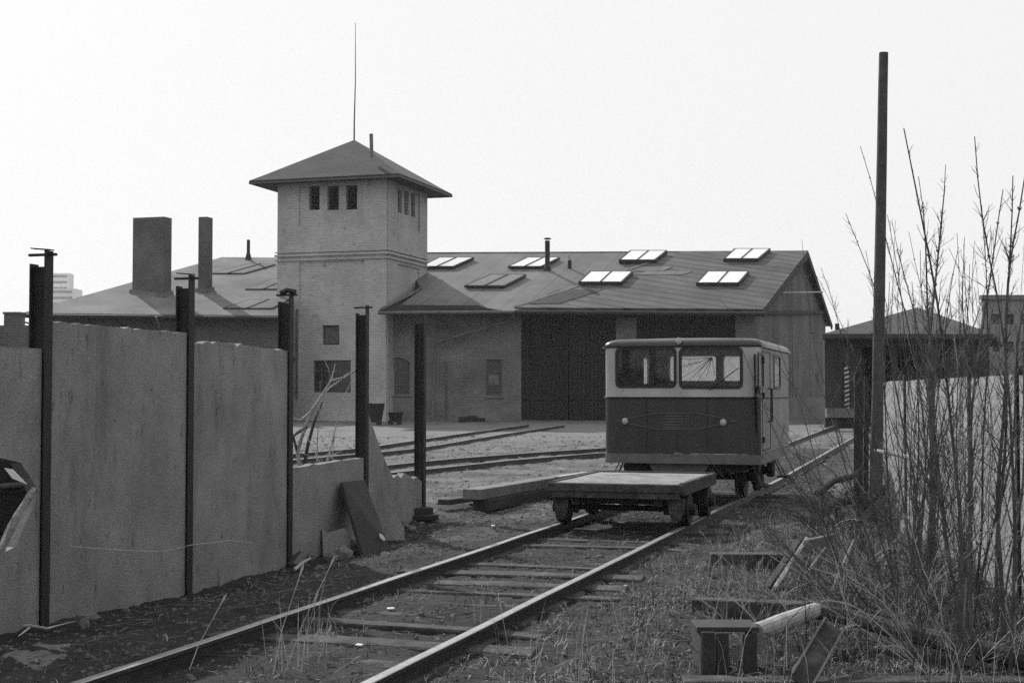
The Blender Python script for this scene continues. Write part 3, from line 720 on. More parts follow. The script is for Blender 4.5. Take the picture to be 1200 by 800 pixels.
bm = B(); q = RP(667.5, 313); tube(bm, [q - Z*.3, Vector((q.x, q.y, P(667.5, 305, q.y).z))], .1, 8); fin('vent_pipe', bm, 'steel', shed)
bm = B(); tube(bm, [Vector((q.x, q.y, P(667.5, 304.8, q.y).z)), Vector((q.x, q.y, P(667.5, 299, q.y).z))], .09, 8); fin('vent_cap', bm, 'palewood', shed)
# a paler strip where the felt laps from one slope onto the other
bm = B(); solid(bm, [RP(601, 359, .02), RP(607, 359, .02), RP(768, 306, .02), RP(763, 306, .02)], -rn*.03); fin('felt_seam', bm, 'stone', shed)
for k, q in enumerate((((640, 345), (690, 345), (706, 339.5), (655, 339.5)), ((745, 322), (800, 322), (812, 318), (758, 318)), ((620, 356), (655, 356), (700, 342), (664, 342)), ((742, 318), (776, 318), (788, 313), (756, 313)))):
    bm = B(); solid(bm, [RP(x, y, .015+.004*k) for x, y in q], -rn*.015); fin('felt_patch', bm, 'roof2' if k % 2 else 'towerroof', shed)

# ================================================================ LEFT SHED behind the wall
ls = thing('engine_shed', 'low shed with a broad pale roof and two brick chimneys left of the tower', 'engine shed')
L1, L2, L3 = P(26, 366.5, 64), P(325, 369.5, 66), P(300, 301.5, 78)
ln = (L2-L1).cross(L3-L1).normalized(); ln = ln if ln.z > 0 else -ln
def LP(px, py, off=0): return hit(px, py, L1, ln) + ln*off
bm = B(); solid(bm, [LP(26, 366.5), LP(262, 369), LP(333, 369.6), LP(333, 301.8), LP(260, 301.2)], -ln*.15)
lroof = stripes(patches(mat('left_roof_felt', .13, .95, .25, .5, .5, 18, c2=.2), .09, .8, .6, .66, .5), Vector((.85, -.5, 0)), 1.0, .15, .04)
fin('roof', bm, lroof, ls)
bm = B(); rr = Vector((LP(420, 302.5).x, 92, L1.z)); solid(bm, [LP(26, 366.5, -.01)+Vector((0, .1, 0)), LP(260, 301.2, -.01), LP(420, 302.5, -.01), rr, Vector((LP(26, 366).x-3, 92, L1.z))], -Z*.1); bmesh.ops.triangulate(bm, faces=bm.faces); fin('roof', bm, 'roof', ls)
lw0 = P(45, 460, 65.2); lw1 = P(335, 460, 67.0)
LF = Face((lw0.x, lw0.y, 0), Vector((lw1.x-lw0.x, lw1.y-lw0.y, 0)).normalized())
ll = LF.uv(335, 460)[0]
bm = B(); LF.panel(bm, rc((0, zb, ll, L1.z-.1)), [rc(LF.rect(141, 378, 178, 388))], .35); fin('wall', bm, 'darkbrick', ls)
bm = B(); LF.panel(bm, rc(LF.rect(139, 377, 180, 389)), [], .05, -.3); fin('window', bm, 'stone', ls)
bm = B(); beam(bm, LF.at(0, 2.5, -.5), LF.at(0, 2.5, -14), .3, 6); beam(bm, LF.at(0, 2.5, -14.2), LF.at(ll, 2.5, -14.2), .3, 6); fin('wall', bm, 'darkbrick', ls)
bm = B(); tube(bm, [LP(26, 367.5)-Z*.1-Vector((0, .12, 0)), LP(262, 370)-Z*.1-Vector((0, .12, 0)), LP(330, 370.5)-Z*.1-Vector((0, .12, 0))], .09, 8); fin('gutter', bm, 'steel', ls)
bm = B(); tube(bm, [P(183, 371, 64.4), P(188, 388, 64.9)], .05, 6); fin('downpipe', bm, 'zinc', ls)
def chimney(x0, x1, x2, ytop, ybase, lab, cap):
    O = LP(x0, ybase); f = Face((O.x, O.y, 0), TU); wdt = f.uv(x1, 300)[0]
    # depth from the visible right side
    c = f.at(wdt, 0); s_ = Face((c.x, c.y, 0), TV); dep = s_.uv(x2, 300)[0]
    zt = f.uv((x0+x1)/2, ytop)[1]; z0 = O.z - 1.0
    bm = B(); ctr = f.at(wdt/2, (zt+z0)/2) + TV*dep/2
    box(bm, ctr, (wdt, dep, zt-z0), Matrix.Rotation(-TH, 3, 'Z'))
    o = fin('chimney', bm, 'darkbrick', ls); o['label'] = lab
    bm = B(); box(bm, Vector((ctr.x, ctr.y, zt+.06)), (wdt+cap, dep+cap, .12), Matrix.Rotation(-TH, 3, 'Z')); fin('chimney_cap', bm, 'frame', o)
    bm = B()
    p_ = [f.at(-.08, 0, .08), f.at(wdt, 0, .08)+TU*.08, c+TU*.08+TV*dep]
    for a, b in ((p_[0], p_[1]), (p_[1], p_[2])):
        def onroof(v): return Vector((v.x, v.y, L1.z - (ln.x*(v.x-L1.x)+ln.y*(v.y-L1.y))/ln.z))
        beam(bm, onroof(a)+Z*.08, onroof(b)+Z*.08, .1, .2)
    fin('flashing', bm, 'stone', o)
chimney(155, 192, 201, 257.5, 343, 'wide brick chimney stack', .0)
chimney(232, 242, 249, 257, 341.5, 'narrow brick chimney stack', .0)
bm = B(); q = LP(291, 304); tube(bm, [q-Z*.2, Vector((q.x, q.y, P(291, 281, q.y).z))], .09, 8); tube(bm, [q-Z*.1, q+Z*.35], [.22, .1], 8); fin('vent_pipe', bm, 'steel', ls)
_rn = rn; rn = ln
skylight(((249, 321), (286, 321), (322, 310.5), (288, 310.5)), 0, .06, ls, LP, lroof)
skylight(((288, 339.5), (330, 339.5), (356, 328), (318, 328)), 0, .06, ls, LP, lroof)
skylight(((262, 362), (318, 362), (338, 352), (292, 352)), 0, .06, ls, LP, lroof)
rn = _rn
# brick chimney stump and low brick wall at the left edge
bm = B(); a_, b_ = P(5, 368, 40), P(23.5, 368, 40); box(bm, ((a_.x+b_.x)/2, 40.2, a_.z/2), (b_.x-a_.x, .45, a_.z)); box(bm, ((a_.x+b_.x)/2, 40.2, a_.z+.03), (b_.x-a_.x+.06, .5, .06))
o = fin('brick_pier', bm, 'darkbrick'); tag(o, 'square brick pier rising behind the end panel at the far left', 'pier')
bm = B(); a_ = P(-60, 381, 42); b_ = P(38, 382, 42); box(bm, ((a_.x+b_.x)/2, 42.2, a_.z/2), (b_.x-a_.x, .3, a_.z)); o = fin('brick_wall', bm, 'darkbrick'); tag(o, 'low dark brick wall behind the square pier at the far left', 'wall')
bm = B(); tube(bm, [P(24, 376, 41), P(38, 380, 41), P(60, 384, 41)], .025, 5); o = fin('cable', bm, 'steel'); tag(o, 'sagging cable from the square brick pier to the shed', 'cable')
# far tower blocks
for (x0, x1, yt, Y, lb, dx) in ((40, 88, 338, 700, 'lower pale block of flats far behind the first post', 12), (60, 80, 320, 720, 'higher pale tower block far behind the first post', 9), (-20, 8, 400, 900, 'distant low pale building at the left edge', 20)):
    a_, b_ = P(x0, yt, Y), P(x1, yt, Y); bt = thing('apartment_block', lb, 'building', ((a_.x+b_.x)/2, Y, 0)); wd = b_.x-a_.x
    bm = B(); box(bm, (0, dx/2, a_.z/2), (wd, dx, a_.z)); fin('wall', bm, 'far', bt)
    nf = int(a_.z/3); bm = B()
    for k in range(nf): box(bm, (0, -.02, a_.z - 1.6 - 3*k), (wd*.86, .1, 1.2))
    o = fin('window_band', bm, mat('far_window', .16, .5, .1, 1, 0, 1) if 'far_window' not in bpy.data.materials else bpy.data.materials['far_window'], bt)

# ================================================================ RIGHT SHED with hipped roof
rs = thing('storage_shed', 'dark low shed with a hipped roof behind the bare pole', 'shed')
Yr = 58.0
def RQ(x, y, Y=Yr): return P(x, y, Y)
ez_ = RQ(968, 391).z
bm = B(); e_ = [RQ(964, 392), RQ(1165, 393), Vector((RQ(1165, 392).x+4.5, 70, ez_)), Vector((RQ(964, 392).x+3.6, 70, ez_))]
for v in e_: v.z = ez_
apx = P(1075, 360, 64)
A = [bm.verts.new(v) for v in e_]; Bv = [bm.verts.new(v-Z*.15) for v in e_]; t = bm.verts.new(apx)
for i in range(4): j = (i+1) % 4; bm.faces.new((A[i], A[j], t)); bm.faces.new((Bv[i], Bv[j], A[j], A[i]))
bm.faces.new(Bv[::-1]); fin('roof', bm, 'towerroof', rs)
RF = Face((RQ(970, 460).x, Yr+.5, 0), Vector((1, 0, 0))); rl = RF.uv(1160, 460)[0]
bm = B(); zw = ez_-.15
post_r = RF.rect
op1 = post_r(1010, 402, 1046, 490); op2 = post_r(1052, 402, 1110, 490)
RF.panel(bm, rc((0, zb, rl, zw)), [rc((a, zb+.3, c, zw-.35)) for a, b, c, d in (op1, op2)], .3); fin('wall', bm, 'darkwood', rs)
bm = B(); RF.panel(bm, rc((2.2, zb, rl+.5, zw)), [], .1, -5); fin('dark_backing', bm, 'void', rs)
bm = B(); beam(bm, RF.at(.2, zw/2-.1, -.31), RF.at(3.4, zw/2-.1, -11), .25, zw); fin('wall', bm, 'darkwood', rs)
bm = B(); beam(bm, RF.at(rl-.2, zw/2-.1, -.31), RF.at(rl+3.0, zw/2-.1, -11), .25, zw); fin('wall', bm, 'darkwood', rs)
bm = B(); tube(bm, [RQ(963, 393)-Vector((0, .1, .1)), RQ(1166, 394)-Vector((0, .1, .1))], .08, 6); fin('gutter', bm, 'steel', rs)
bm = B(); tube(bm, [P(981, 392, 59), P(981, 379, 59)], .09, 8); fin('vent_pipe', bm, 'steel', rs)
# hazard-striped pillar
hz = post_r(989, 428, 994.5, 486); bm = B(); RF.panel(bm, rc((hz[0]-.03, zb, hz[2]+.03, hz[3]+.1)), [], .1, .1); o = fin('striped_pillar', bm, 'void', rs)
k = 0; z = hz[1]; h_ = (hz[3]-hz[1])/22
for k in range(11):
    bm = B(); z = hz[1] + 2*k*h_; RF.panel(bm, [(hz[0], z), (hz[2], z+h_*.7), (hz[2], z+h_*1.7), (hz[0], z+h_)], [], .02, .115); fin('stripe', bm, 'palewood', o)
bm = B(); RF.panel(bm, rc(post_r(967, 478, 1005, 489)), [], .3, .3); fin('loading_step', bm, 'stone', rs)
# building at the far right
rb = thing('brick_building', 'flat-topped grey building cut off by the right edge behind the branches', 'building')
a_ = P(1153, 351, 75); bf = Face((a_.x, 75, 0), Vector((1, 0, 0)))
wr = bf.rect(1153, 351, 1230, 495); bm = B()
holes_ = [rc(bf.rect(x, y, x+8, y+12)) for x in (1163, 1180, 1197) for y in (368, 400)]
bf.panel(bm, rc((wr[0], zb, wr[2], wr[3])), holes_, .3)
fin('wall', bm, brickify(mat('right_block_brick', .2, .9, .2, .4, .2, 10), FU, .4), rb)
bm = B(); beam(bm, bf.at(wr[0]-.1, wr[3]+.12, -.1), bf.at(wr[2], wr[3]+.12, -.1), .5, .24); fin('parapet', bm, 'stone', rb)
for r in [bf.rect(x, y, x+8, y+12) for x in (1163, 1180, 1197) for y in (368, 400)]: window(bf, r, rb, -.12, .05, (2, 2), 'darkglass')
bm = B(); bf.panel(bm, rc((wr[0]+.3, zb, wr[2], wr[3]-.05)), [], .05, -.6); fin('dark_backing', bm, 'void', rb)

# ================================================================ RIGHT CONCRETE WALL
rw = thing('concrete_wall', 'pale concrete panel wall behind the bare shrubs on the right', 'wall')
RW0, RW1 = Vector((3.72, 8.0, 0)), Vector((5.0, 19.2, 0)); RWU = (RW0-RW1).normalized()
RWF = Face(RW1, RWU)   # N points left, to the track
rl_ = (RW1-RW0).length
kk = int(rl_/1.9)+1
for i in range(kk):
    a = i*1.9; b = min(rl_, a+1.86); bm = B()
    tp = ragged((a+.05, 1.87), (b, 1.88), 16, .012, 30+i)
    panel(bm, [(a+.05, -.4), (b, -.4)] + tp[::-1], [], RWF.O, RWF.U, Z, RWF.N, .08)
    fin('panel', bm, 'concrete2', rw)
    if i: 
        bm = B(); q = RWF.at(a, 0, -.03); beam(bm, q-Z*.4, q+Z*1.95, .07, .1, RWF.N); fin('post', bm, 'steel', rw)

# ================================================================ POLE, upright boards
bm = B(); a_ = P(1025.3, 606, 20); a_.z = -.3; b_ = P(1035.5, 62, 20)
n_ = 10; tube(bm, [a_.lerp(b_, i/n_) + Vector((.01*noise.noise((i*.8, 1, 0)), 0, 0)) for i in range(n_+1)], [.097 - .031*i/n_ for i in range(n_+1)], 12)
o = fin('pole', bm, 'pole', None, False); tag(o, 'tall bare wooden pole leaning slightly right among the shrubs', 'pole')
for i, (x, w_, yt, Y, lb) in enumerate(((1005.5, .13, 436, 21.3, 'left upright rough board standing beside the bare pole'), (1014.5, .07, 441, 21.6, 'thin upright board between the pole and its wider neighbour'))):
    bm = B(); a_ = P(x, 600, Y); a_.z = -.1; b_ = P(x+1, yt, Y); beam(bm, a_, b_, .04, w_, Vector((1, 0, 0))); beam(bm, a_+Vector((.03, .02, 0)), b_+Vector((.03, .02, -.12)), .02, .02, Vector((1, 0, 0)))
    o = fin('upright_board', bm, 'darkwood'); tag(o, lb, 'board')

# ================================================================ RAIL CAR
car = thing('rail_car', 'small boxy two-tone rail trolley car with headlamps and a broad windscreen', 'rail car', (TC.x, TC.y, 0), -TH)
bpy.context.view_layer.update()
CM = Matrix.Translation(TC) @ Matrix.Rotation(-TH, 4, 'Z'); CI = CM.inverted()
CW, CL = 2.30, 3.75; RC_ = .10
X_, Y_, = Vector((1, 0, 0)), Vector((0, 1, 0))
def cpart(name, bm, m, parent=car, sm=False): return fin(name, bm, m, parent, sm)
def cfront(px, py, yy=0):        # picture point on the car's front plane -> local (x,z)
    p = hit(px, py, TC + TV*yy, TV); q = CI @ p; return q.x, q.z
def crect(x0, y0, x1, y1, yy=0):
    a = cfront(x0, (y0+y1)/2, yy)[0]; b = cfront(x1, (y0+y1)/2, yy)[0]; m = (x0+x1)/2
    return a, cfront(m, y1, yy)[1], b, cfront(m, y0, yy)[1]
def cside(px, py):
    p = hit(px, py, TC + TU*CW/2, TU); q = CI @ p; return q.y, q.z
zS0, zS1, zB, zR, zT = cfront(796, 543)[1], cfront(796, 531)[1], cfront(796, 465)[1], cfront(796, 408)[1]+.02, cfront(796, 394)[1]
hw = CW/2
fwin = [crect(723.5, 409, 790.5, 452), crect(798, 409, 868, 453)]
rwin = [crect(784, 416, 840, 447, CL), crect(847, 416, 873, 447, CL)]
def loop_prism(bm, rect_z0, z1, m=0, inset=0): pass
def corner(bm, cx, cy, a0, z0, z1, r=RC_, n=5, th=.04):
    o = [(cx + r*math.cos(R(a0+90*k/n)), cy + r*math.sin(R(a0+90*k/n))) for k in range(n+1)]
    i_ = [(cx + (r-th)*math.cos(R(a0+90*k/n)), cy + (r-th)*math.sin(R(a0+90*k/n))) for k in range(n+1)]
    lp = o + i_[::-1]
    a = [bm.verts.new((x, y, z0)) for x, y in lp]; b = [bm.verts.new((x, y, z1)) for x, y in lp]
    bm.faces.new(a[::-1]); bm.faces.new(b); N_ = len(lp)
    for k in range(N_): j = (k+1) % N_; bm.faces.new((a[k], a[j], b[j], b[k]))
ys_ = [cside(888.8, 430)[0], cside(894.3, 430)[0], cside(906.8, 430)[0], cside(913.8, 430)[0]]
swin = [(ys_[0], cside(891, 453)[1], ys_[1], cside(891, 415)[1]), (ys_[2], cside(910, 453.6)[1], ys_[3], cside(910, 418)[1])]
def cleft(px, py):
    q = CI @ hit(px, py, TC - TU*CW/2, TU); return q.y, q.z
swl = [(cleft(750, 430)[0], cleft(754, 450)[1], cleft(758, 430)[0], cleft(754, 418)[1])]
for (z0, z1, mt, mside, pname) in ((zB, zR, 'cream', 'sidepaint', 'upper_body'), (zS1, zB-.02, 'red', 'sidepaint', 'lower_body'), (zS0, zS1-.006, 'skirt', 'skirt', 'skirt')):
    bm = B(); pr = .012 if pname == 'skirt' else 0
    top = z0 > zB-.1
    panel(bm, rrect(-hw+RC_, z0, hw-RC_, z1), [rrect(*r, .06) for r in fwin] if top else [], Vector((0, -pr, 0)), X_, Z, -Y_, .04)
    panel(bm, rrect(-hw+RC_, z0, hw-RC_, z1), [rrect(*r, .05) for r in rwin] if top else [], Vector((0, CL+pr, 0)), X_, Z, Y_, .04)
    panel(bm, rrect(RC_, z0, CL-RC_, z1), [rrect(*r, .03) for r in swl] if top else [], Vector((-hw-pr, 0, 0)), Y_, Z, -X_, .04)
    for cx, cy, a in ((-hw+RC_, RC_, 180), (hw-RC_, RC_, 270), (hw-RC_, CL-RC_, 0), (-hw+RC_, CL-RC_, 90)): corner(bm, cx, cy, a, z0, z1, RC_+pr)
    cpart(pname, bm, mt)
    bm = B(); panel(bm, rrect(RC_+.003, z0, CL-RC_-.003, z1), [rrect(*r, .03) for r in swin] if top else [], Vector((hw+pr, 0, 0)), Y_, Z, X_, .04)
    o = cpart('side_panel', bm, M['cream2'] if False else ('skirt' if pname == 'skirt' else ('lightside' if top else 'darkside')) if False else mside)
# roof: rings pulling in towards a flat dome
bm = B(); rr_ = .2; rings = []
def ring(ins, z, r):
    h = hw + .015 - ins; l0 = -.015 + ins; l1 = CL + .015 - ins; r = max(.02, r); out = []
    for cx, cy, a in ((h-r, l0+r, 270), (h-r, l1-r, 0), (-h+r, l1-r, 90), (-h+r, l0+r, 180)):
        for k in range(5): t = R(a+90*k/4); out.append(bm.verts.new((cx+r*math.cos(t), cy+r*math.sin(t), z)))
    return out
prof = [(0, zR-.005), (0, zR+.03)] + [(rr_*(1-math.cos(R(t)))*.9, zR+.03+(zT-zR-.06)*math.sin(R(t))) for t in (18, 36, 54, 72, 86)] + [(.45, zT-.012), (.75, zT)]
for ins, z in prof: rings.append(ring(ins, z, .12 + ins*.9 if ins < .5 else .3))
for i in range(len(rings)-1):
    for k in range(20): bm.faces.new((rings[i][k], rings[i][(k+1) % 20], rings[i+1][(k+1) % 20], rings[i+1][k]))
bm.faces.new(rings[-1]); bm.faces.new(rings[0][::-1])
cpart('roof', bm, 'carroof', sm=True)
bm = B()
for i in range(2):      # rain strip along the roof edge
    pass
tube(bm, [Vector((hw+.03, .05, zR)), Vector((hw+.03, CL-.05, zR))], .012, 6); tube(bm, [Vector((-hw-.03, .05, zR)), Vector((-hw-.03, CL-.05, zR))], .012, 6)
cpart('drip_rail', bm, 'cream')
# waist trim all round
bm = B(); tube(bm, [Vector((-hw-.01, .1, zB-.01)), Vector((-hw+.03, .02, zB-.01)), Vector((-hw+.1, -.01, zB-.01)), Vector((hw-.1, -.01, zB-.01)), Vector((hw-.03, .02, zB-.01)), Vector((hw+.01, .1, zB-.01)), Vector((hw+.01, CL-.1, zB-.01))], .014, 6); cpart('waist_trim', bm, 'rubber')
for rs_, yy, nn, g_, d_ in ((fwin, -.012, -Y_, 'glass', .0), (rwin, CL+.01, Y_, 'glassdirty', 0)):
    for q, r in enumerate(rs_):
        bm = B(); panel(bm, rrect(r[0]-.03, r[1]-.03, r[2]+.03, r[3]+.03, .08), [rrect(r[0]+.012, r[1]+.012, r[2]-.012, r[3]-.012, .05)], Vector((0, yy, 0)), X_, Z, nn, .025)
        o = cpart('windscreen_frame' if yy < 0 else 'rear_window_frame', bm, 'rubber')
        bm = B(); panel(bm, rrect(r[0]+.005, r[1]+.005, r[2]-.005, r[3]-.005, .055), [], Vector((0, yy+(.012 if yy < 0 else -.012), 0)), X_, Z, nn, .005); cpart('pane', bm, g_, o)
        if yy > 0 and q == 0:   # star-shaped crack in the rear glass
            cx, cz = cfront(835, 419, CL); bm = B()
            for ex, ez2 in ((786, 433), (792, 447), (806, 447), (818, 447), (826, 447), (784, 420), (800, 428), (812, 439), (838, 440)):
                e = cfront(ex, ez2, CL); m_ = ((cx+e[0])/2, (cz+e[1])/2-.02)
                tube(bm, [Vector((cx, yy-.05, cz)), Vector((m_[0], yy-.05, m_[1])), Vector((e[0], yy-.05, e[1]))], [.007, .005, .003], 4)
            cpart('crack', bm, 'paper', o)
for side, wins in ((1, swin), (-1, swl)):
    for r in wins:
        bm = B(); panel(bm, rrect(r[0]-.03, r[1]-.03, r[2]+.03, r[3]+.03, .05), [rrect(r[0]+.012, r[1]+.012, r[2]-.012, r[3]-.012, .03)], Vector((side*(hw+.012), 0, 0)), Y_, Z, X_*side, .02)
        o = cpart('side_window_frame', bm, 'rubber'); bm = B(); panel(bm, rrect(*r, .03), [], Vector((side*(hw-.01), 0, 0)), Y_, Z, X_*side, .005); cpart('pane', bm, 'glassdirty', o)
# side door, its gap, hinges and grab rail
bm = B(); dy0, dy1 = .22, 1.15
panel(bm, rrect(dy0, zS1+.03, dy1, zR-.05), [rrect(dy0+.03, zS1+.06, dy1-.03, zR-.08)], Vector((hw+.008, 0, 0)), Y_, Z, X_, .01); o = cpart('door_seal', bm, 'rubber')
bm = B()
for z in (zS1+.2, zB+.02, zR-.2): box(bm, (hw+.02, dy0-.0, z), (.03, .05, .09))
cpart('hinge', bm, 'steel', o)
bm = B(); a_ = cside(899, 455); b_ = cside(899, 494); tube(bm, [Vector((hw+.01, a_[0], a_[1])), Vector((hw+.07, a_[0], a_[1])), Vector((hw+.07, a_[0], b_[1])), Vector((hw+.01, a_[0], b_[1]))], .016, 6); cpart('grab_rail', bm, 'rubber')
# headlamps, roof lamp, grille, moulding
def lamp(px, py, r, y0=0):
    x, z = cfront(px, py); bm = B(); tube(bm, [Vector((x, y0+.03, z)), Vector((x, y0-.03, z)), Vector((x, y0-.045, z))], [r, r, r*.92], 16); o = cpart('headlamp', bm, 'trim')
    bm = B(); tube(bm, [Vector((x, y0-.045, z)), Vector((x, y0-.05, z)), Vector((x, y0-.053, z))], [r*.8, r*.6, r*.25], 16); cpart('lens', bm, 'lamp', o)
lamp(733, 493, .052); lamp(848, 494.5, .052); lamp(796, 399.5, .052, .0)
def mould(top):
    pts = []
    for i in range(17):
        t = i/16; x = 722 + (864-722)*t; s = math.sin(math.pi*min(1, max(0, t)))**1.2
        y = 493 + ((-9 if top else 10)*min(1, s*1.15)); lx, lz = cfront(x, y); pts.append(Vector((lx, -.006, lz)))
    bm = B(); tube(bm, pts, .008, 5); cpart('moulding', bm, 'frame')
mould(1); mould(0)
for k in range(5):
    lx0, lz = cfront(778, 487+3.4*k); lx1, _ = cfront(808, 487+3.4*k)
    bm = B(); beam(bm, Vector((lx0, -.006, lz)), Vector((lx1, -.006, lz)), .012, .016, Z); cpart('grille_slat', bm, 'frame')
bm = B(); a_ = cfront(831, 457); b_ = cfront(866, 431); tube(bm, [Vector((a_[0], -.03, a_[1])), Vector((b_[0], -.045, b_[1]))], .007, 5); cpart('wiper', bm, 'rubber')
for px_ in (758, 793, 829):
    bm = B(); a_ = cfront(px_, 528); b_ = cfront(px_, 505 if px_ == 793 else 467); beam(bm, Vector((a_[0], -.002, a_[1])), Vector((a_[0], -.002, b_[1])), .012, .006, Y_); cpart('seam', bm, 'rubber')
for k in range(22):
    bm = B(); x_ = -hw+.13 + (2*hw-.26)*k/21; tube(bm, [Vector((x_, -.01, zS1-.03)), Vector((x_, -.02, zS1-.03))], .009, 6); cpart('rivet', bm, 'skirt')
x_, z_ = cfront(793, 531); bm = B(); box(bm, (x_, -.02, z_), (.04, .02, .03)); cpart('hook', bm, 'trim')
# floor, driver's seat, and near-black liners added to keep the inside dark
bm = B(); box(bm, (0, CL/2, zS0+.2), (CW-.12, CL-.12, .06)); cpart('floor', bm, 'void')
for (nm, outer_, hol_, O_, U_, N_) in (('rear_shade_liner', rrect(-hw+.06, zS0+.2, hw-.06, zR), rwin, Vector((0, CL-.05, 0)), X_, Y_), ('side_shade_liner', rrect(.06, zS0+.2, CL-.06, zR), swl, Vector((-hw+.05, 0, 0)), Y_, -X_),
                                        ('side_shade_liner', rrect(.06, zS0+.2, CL-.06, zR), swin, Vector((hw-.05, 0, 0)), Y_, X_), ('dash_shade_liner', rrect(-hw+.06, zS0+.2, hw-.06, zB), [], Vector((0, .05, 0)), X_, -Y_)):
    bm = B(); panel(bm, outer_, [rrect(*q, .03) for q in hol_], O_, U_, Z, N_, .015); cpart(nm, bm, 'void')
bm = B(); box(bm, (0, CL/2, zR+.01), (CW-.12, CL-.12, .03)); cpart('ceiling_shade_liner', bm, 'void')
bm = B(); box(bm, (-.35, 1.0, zB-.25), (.45, .42, .1), None, .03); box(bm, (-.35, 1.2, zB+.02), (.45, .08, .45), None, .03); box(bm, (-.35, 1.0, zB-.55), (.1, .1, .55)); cpart('seat', bm, 'rubber')
# underframe, wheels, steps
bm = B()
for s in (-1, 1): beam(bm, Vector((s*.55, .2, .62)), Vector((s*.55, CL-.2, .62)), .1, .16)
for y in (.25, 1.2, 2.4, CL-.3): beam(bm, Vector((-.9, y, .63)), Vector((.9, y, .63)), .1, .12)
cpart('underframe', bm, 'steel')
bm = B(); c1 = [cfront(x, y, .1) for x, y in ((760, 543), (832, 543), (824, 556), (768, 556))]
panel(bm, c1, [], Vector((0, .1, 0)), X_, Z, -Y_, .03); cpart('apron', bm, 'skirt')
def wheel(parent, x, y, r, s, m='steel'):
    bm = B(); tube(bm, [Vector((x-.055*s*-1, y, RAILZ+r)), Vector((x-.03*s*-1, y, RAILZ+r)), Vector((x-.028*s*-1, y, RAILZ+r)), Vector((x+.06*s*-1+.06*s*0, y, RAILZ+r))], [r, r, r+.0, r], 22)
    tube(bm, [Vector((x-.045*s, y, RAILZ+r)), Vector((x-.07*s, y, RAILZ+r))], r+.025, 22)
    o = fin('wheel', bm, m, parent)
    bm = B(); tube(bm, [Vector((x+.05*s, y, RAILZ+r)), Vector((x+.12*s, y, RAILZ+r))], .07, 10); fin('hub', bm, m, o)
    return o
for y in (.95, CL-.95):
    for s in (-1, 1): wheel(car, s*.7515, y, .31, s)
    bm = B(); tube(bm, [Vector((-.8, y, RAILZ+.31)), Vector((.8, y, RAILZ+.31))], .05, 8); cpart('axle', bm, 'steel')
    for s in (-1, 1):
        bm = B(); box(bm, (s*.95, y, .5), (.12, .22, .26), None, .02); beam(bm, Vector((s*.95, y-.42, .62)), Vector((s*.95, y+.42, .62)), .07, .05); cpart('axle_box', bm, 'steel')
for s, y in ((1, .55), (1, CL-.6), (-1, .3)):
    bm = B(); 
    for dy in (-.2, .2): beam(bm, Vector((s*.95, y+dy*.7, zS0+.02)), Vector((s*1.12, y+dy, .36)), .03, .012)
    box(bm, (s*1.12, y, .36), (.18, .46, .03)); cpart('step', bm, 'steel')

# ================================================================ FLAT TROLLEY
TP = TC.copy(); dd = (16.75-20.8)/TV.y; TP = TC + TV*dd
cart = thing('flat_trolley', 'low flat wooden rail trolley with a pale gritty deck in front of the rail car', 'trolley', (TP.x, TP.y, 0), -TH)
KM = (Matrix.Translation(TP) @ Matrix.Rotation(-TH, 4, 'Z')).inverted()
kw, kl, kz = .815, 2.35, .675
bm = B(); box(bm, (0, -.01, kz-.06), (2*kw, .07, .1), None, .008); box(bm, (0, .0, kz-.145), (2*kw-.1, .06, .07)); fin('headstock', bm, 'sleeper', cart)
bm = B(); box(bm, (0, kl-.03, kz-.06), (2*kw, .07, .14), None, .008); fin('headstock', bm, 'darkwood', cart)
for s in (-1, 1):
    bm = B(); box(bm, (s*(kw-.035), kl/2, kz-.07), (.07, kl-.15, .15), None, .008); fin('side_board', bm, 'sleeper', cart)
    bm = B(); box(bm, (s*.5, kl/2, kz-.21), (.09, kl-.1, .12)); fin('sole_bar', bm, 'darkwood', cart)
nb_ = 9
for i in range(nb_):
    y0 = .04 + (kl-.11)*i/nb_; y1 = .04 + (kl-.11)*(i+1)/nb_ - .008; bm = B(); box(bm, (0, (y0+y1)/2, kz-.03), (2*kw-.15, y1-y0, .045), None, .004); fin('deck_board', bm, 'sand', cart)
for y in (.45, kl-.5):
    for s in (-1, 1):
        wheel(cart, s*.7515, y, .19, s)
        bm = B(); box(bm, (s*.9-s*.28, y-.16, .42), (.2, .06, .26), None, .01); box(bm, (s*.62, y, .44), (.12, .3, .16)); fin('axle_box', bm, 'steel', cart)
    bm = B(); tube(bm, [Vector((-.8, y, RAILZ+.19)), Vector((.8, y, RAILZ+.19))], .035, 8); fin('axle', bm, 'steel', cart)
for x0 in (-.68, .7):      # bracket legs hanging from the front beam
    bm = B(); pts = [(x0-.1, kz-.18), (x0+.1, kz-.18), (x0+.085, .36), (x0+.05, .24), (x0-.04, .22), (x0-.075, .34)]
    panel(bm, pts, [], Vector((0, .06, 0)), X_, Z, -Y_, .12); fin('bracket', bm, 'sleeper', cart)
bm = B(); box(bm, (0, .2, kz-.22), (1.3, .06, .08)); fin('cross_bar', bm, 'darkwood', cart)

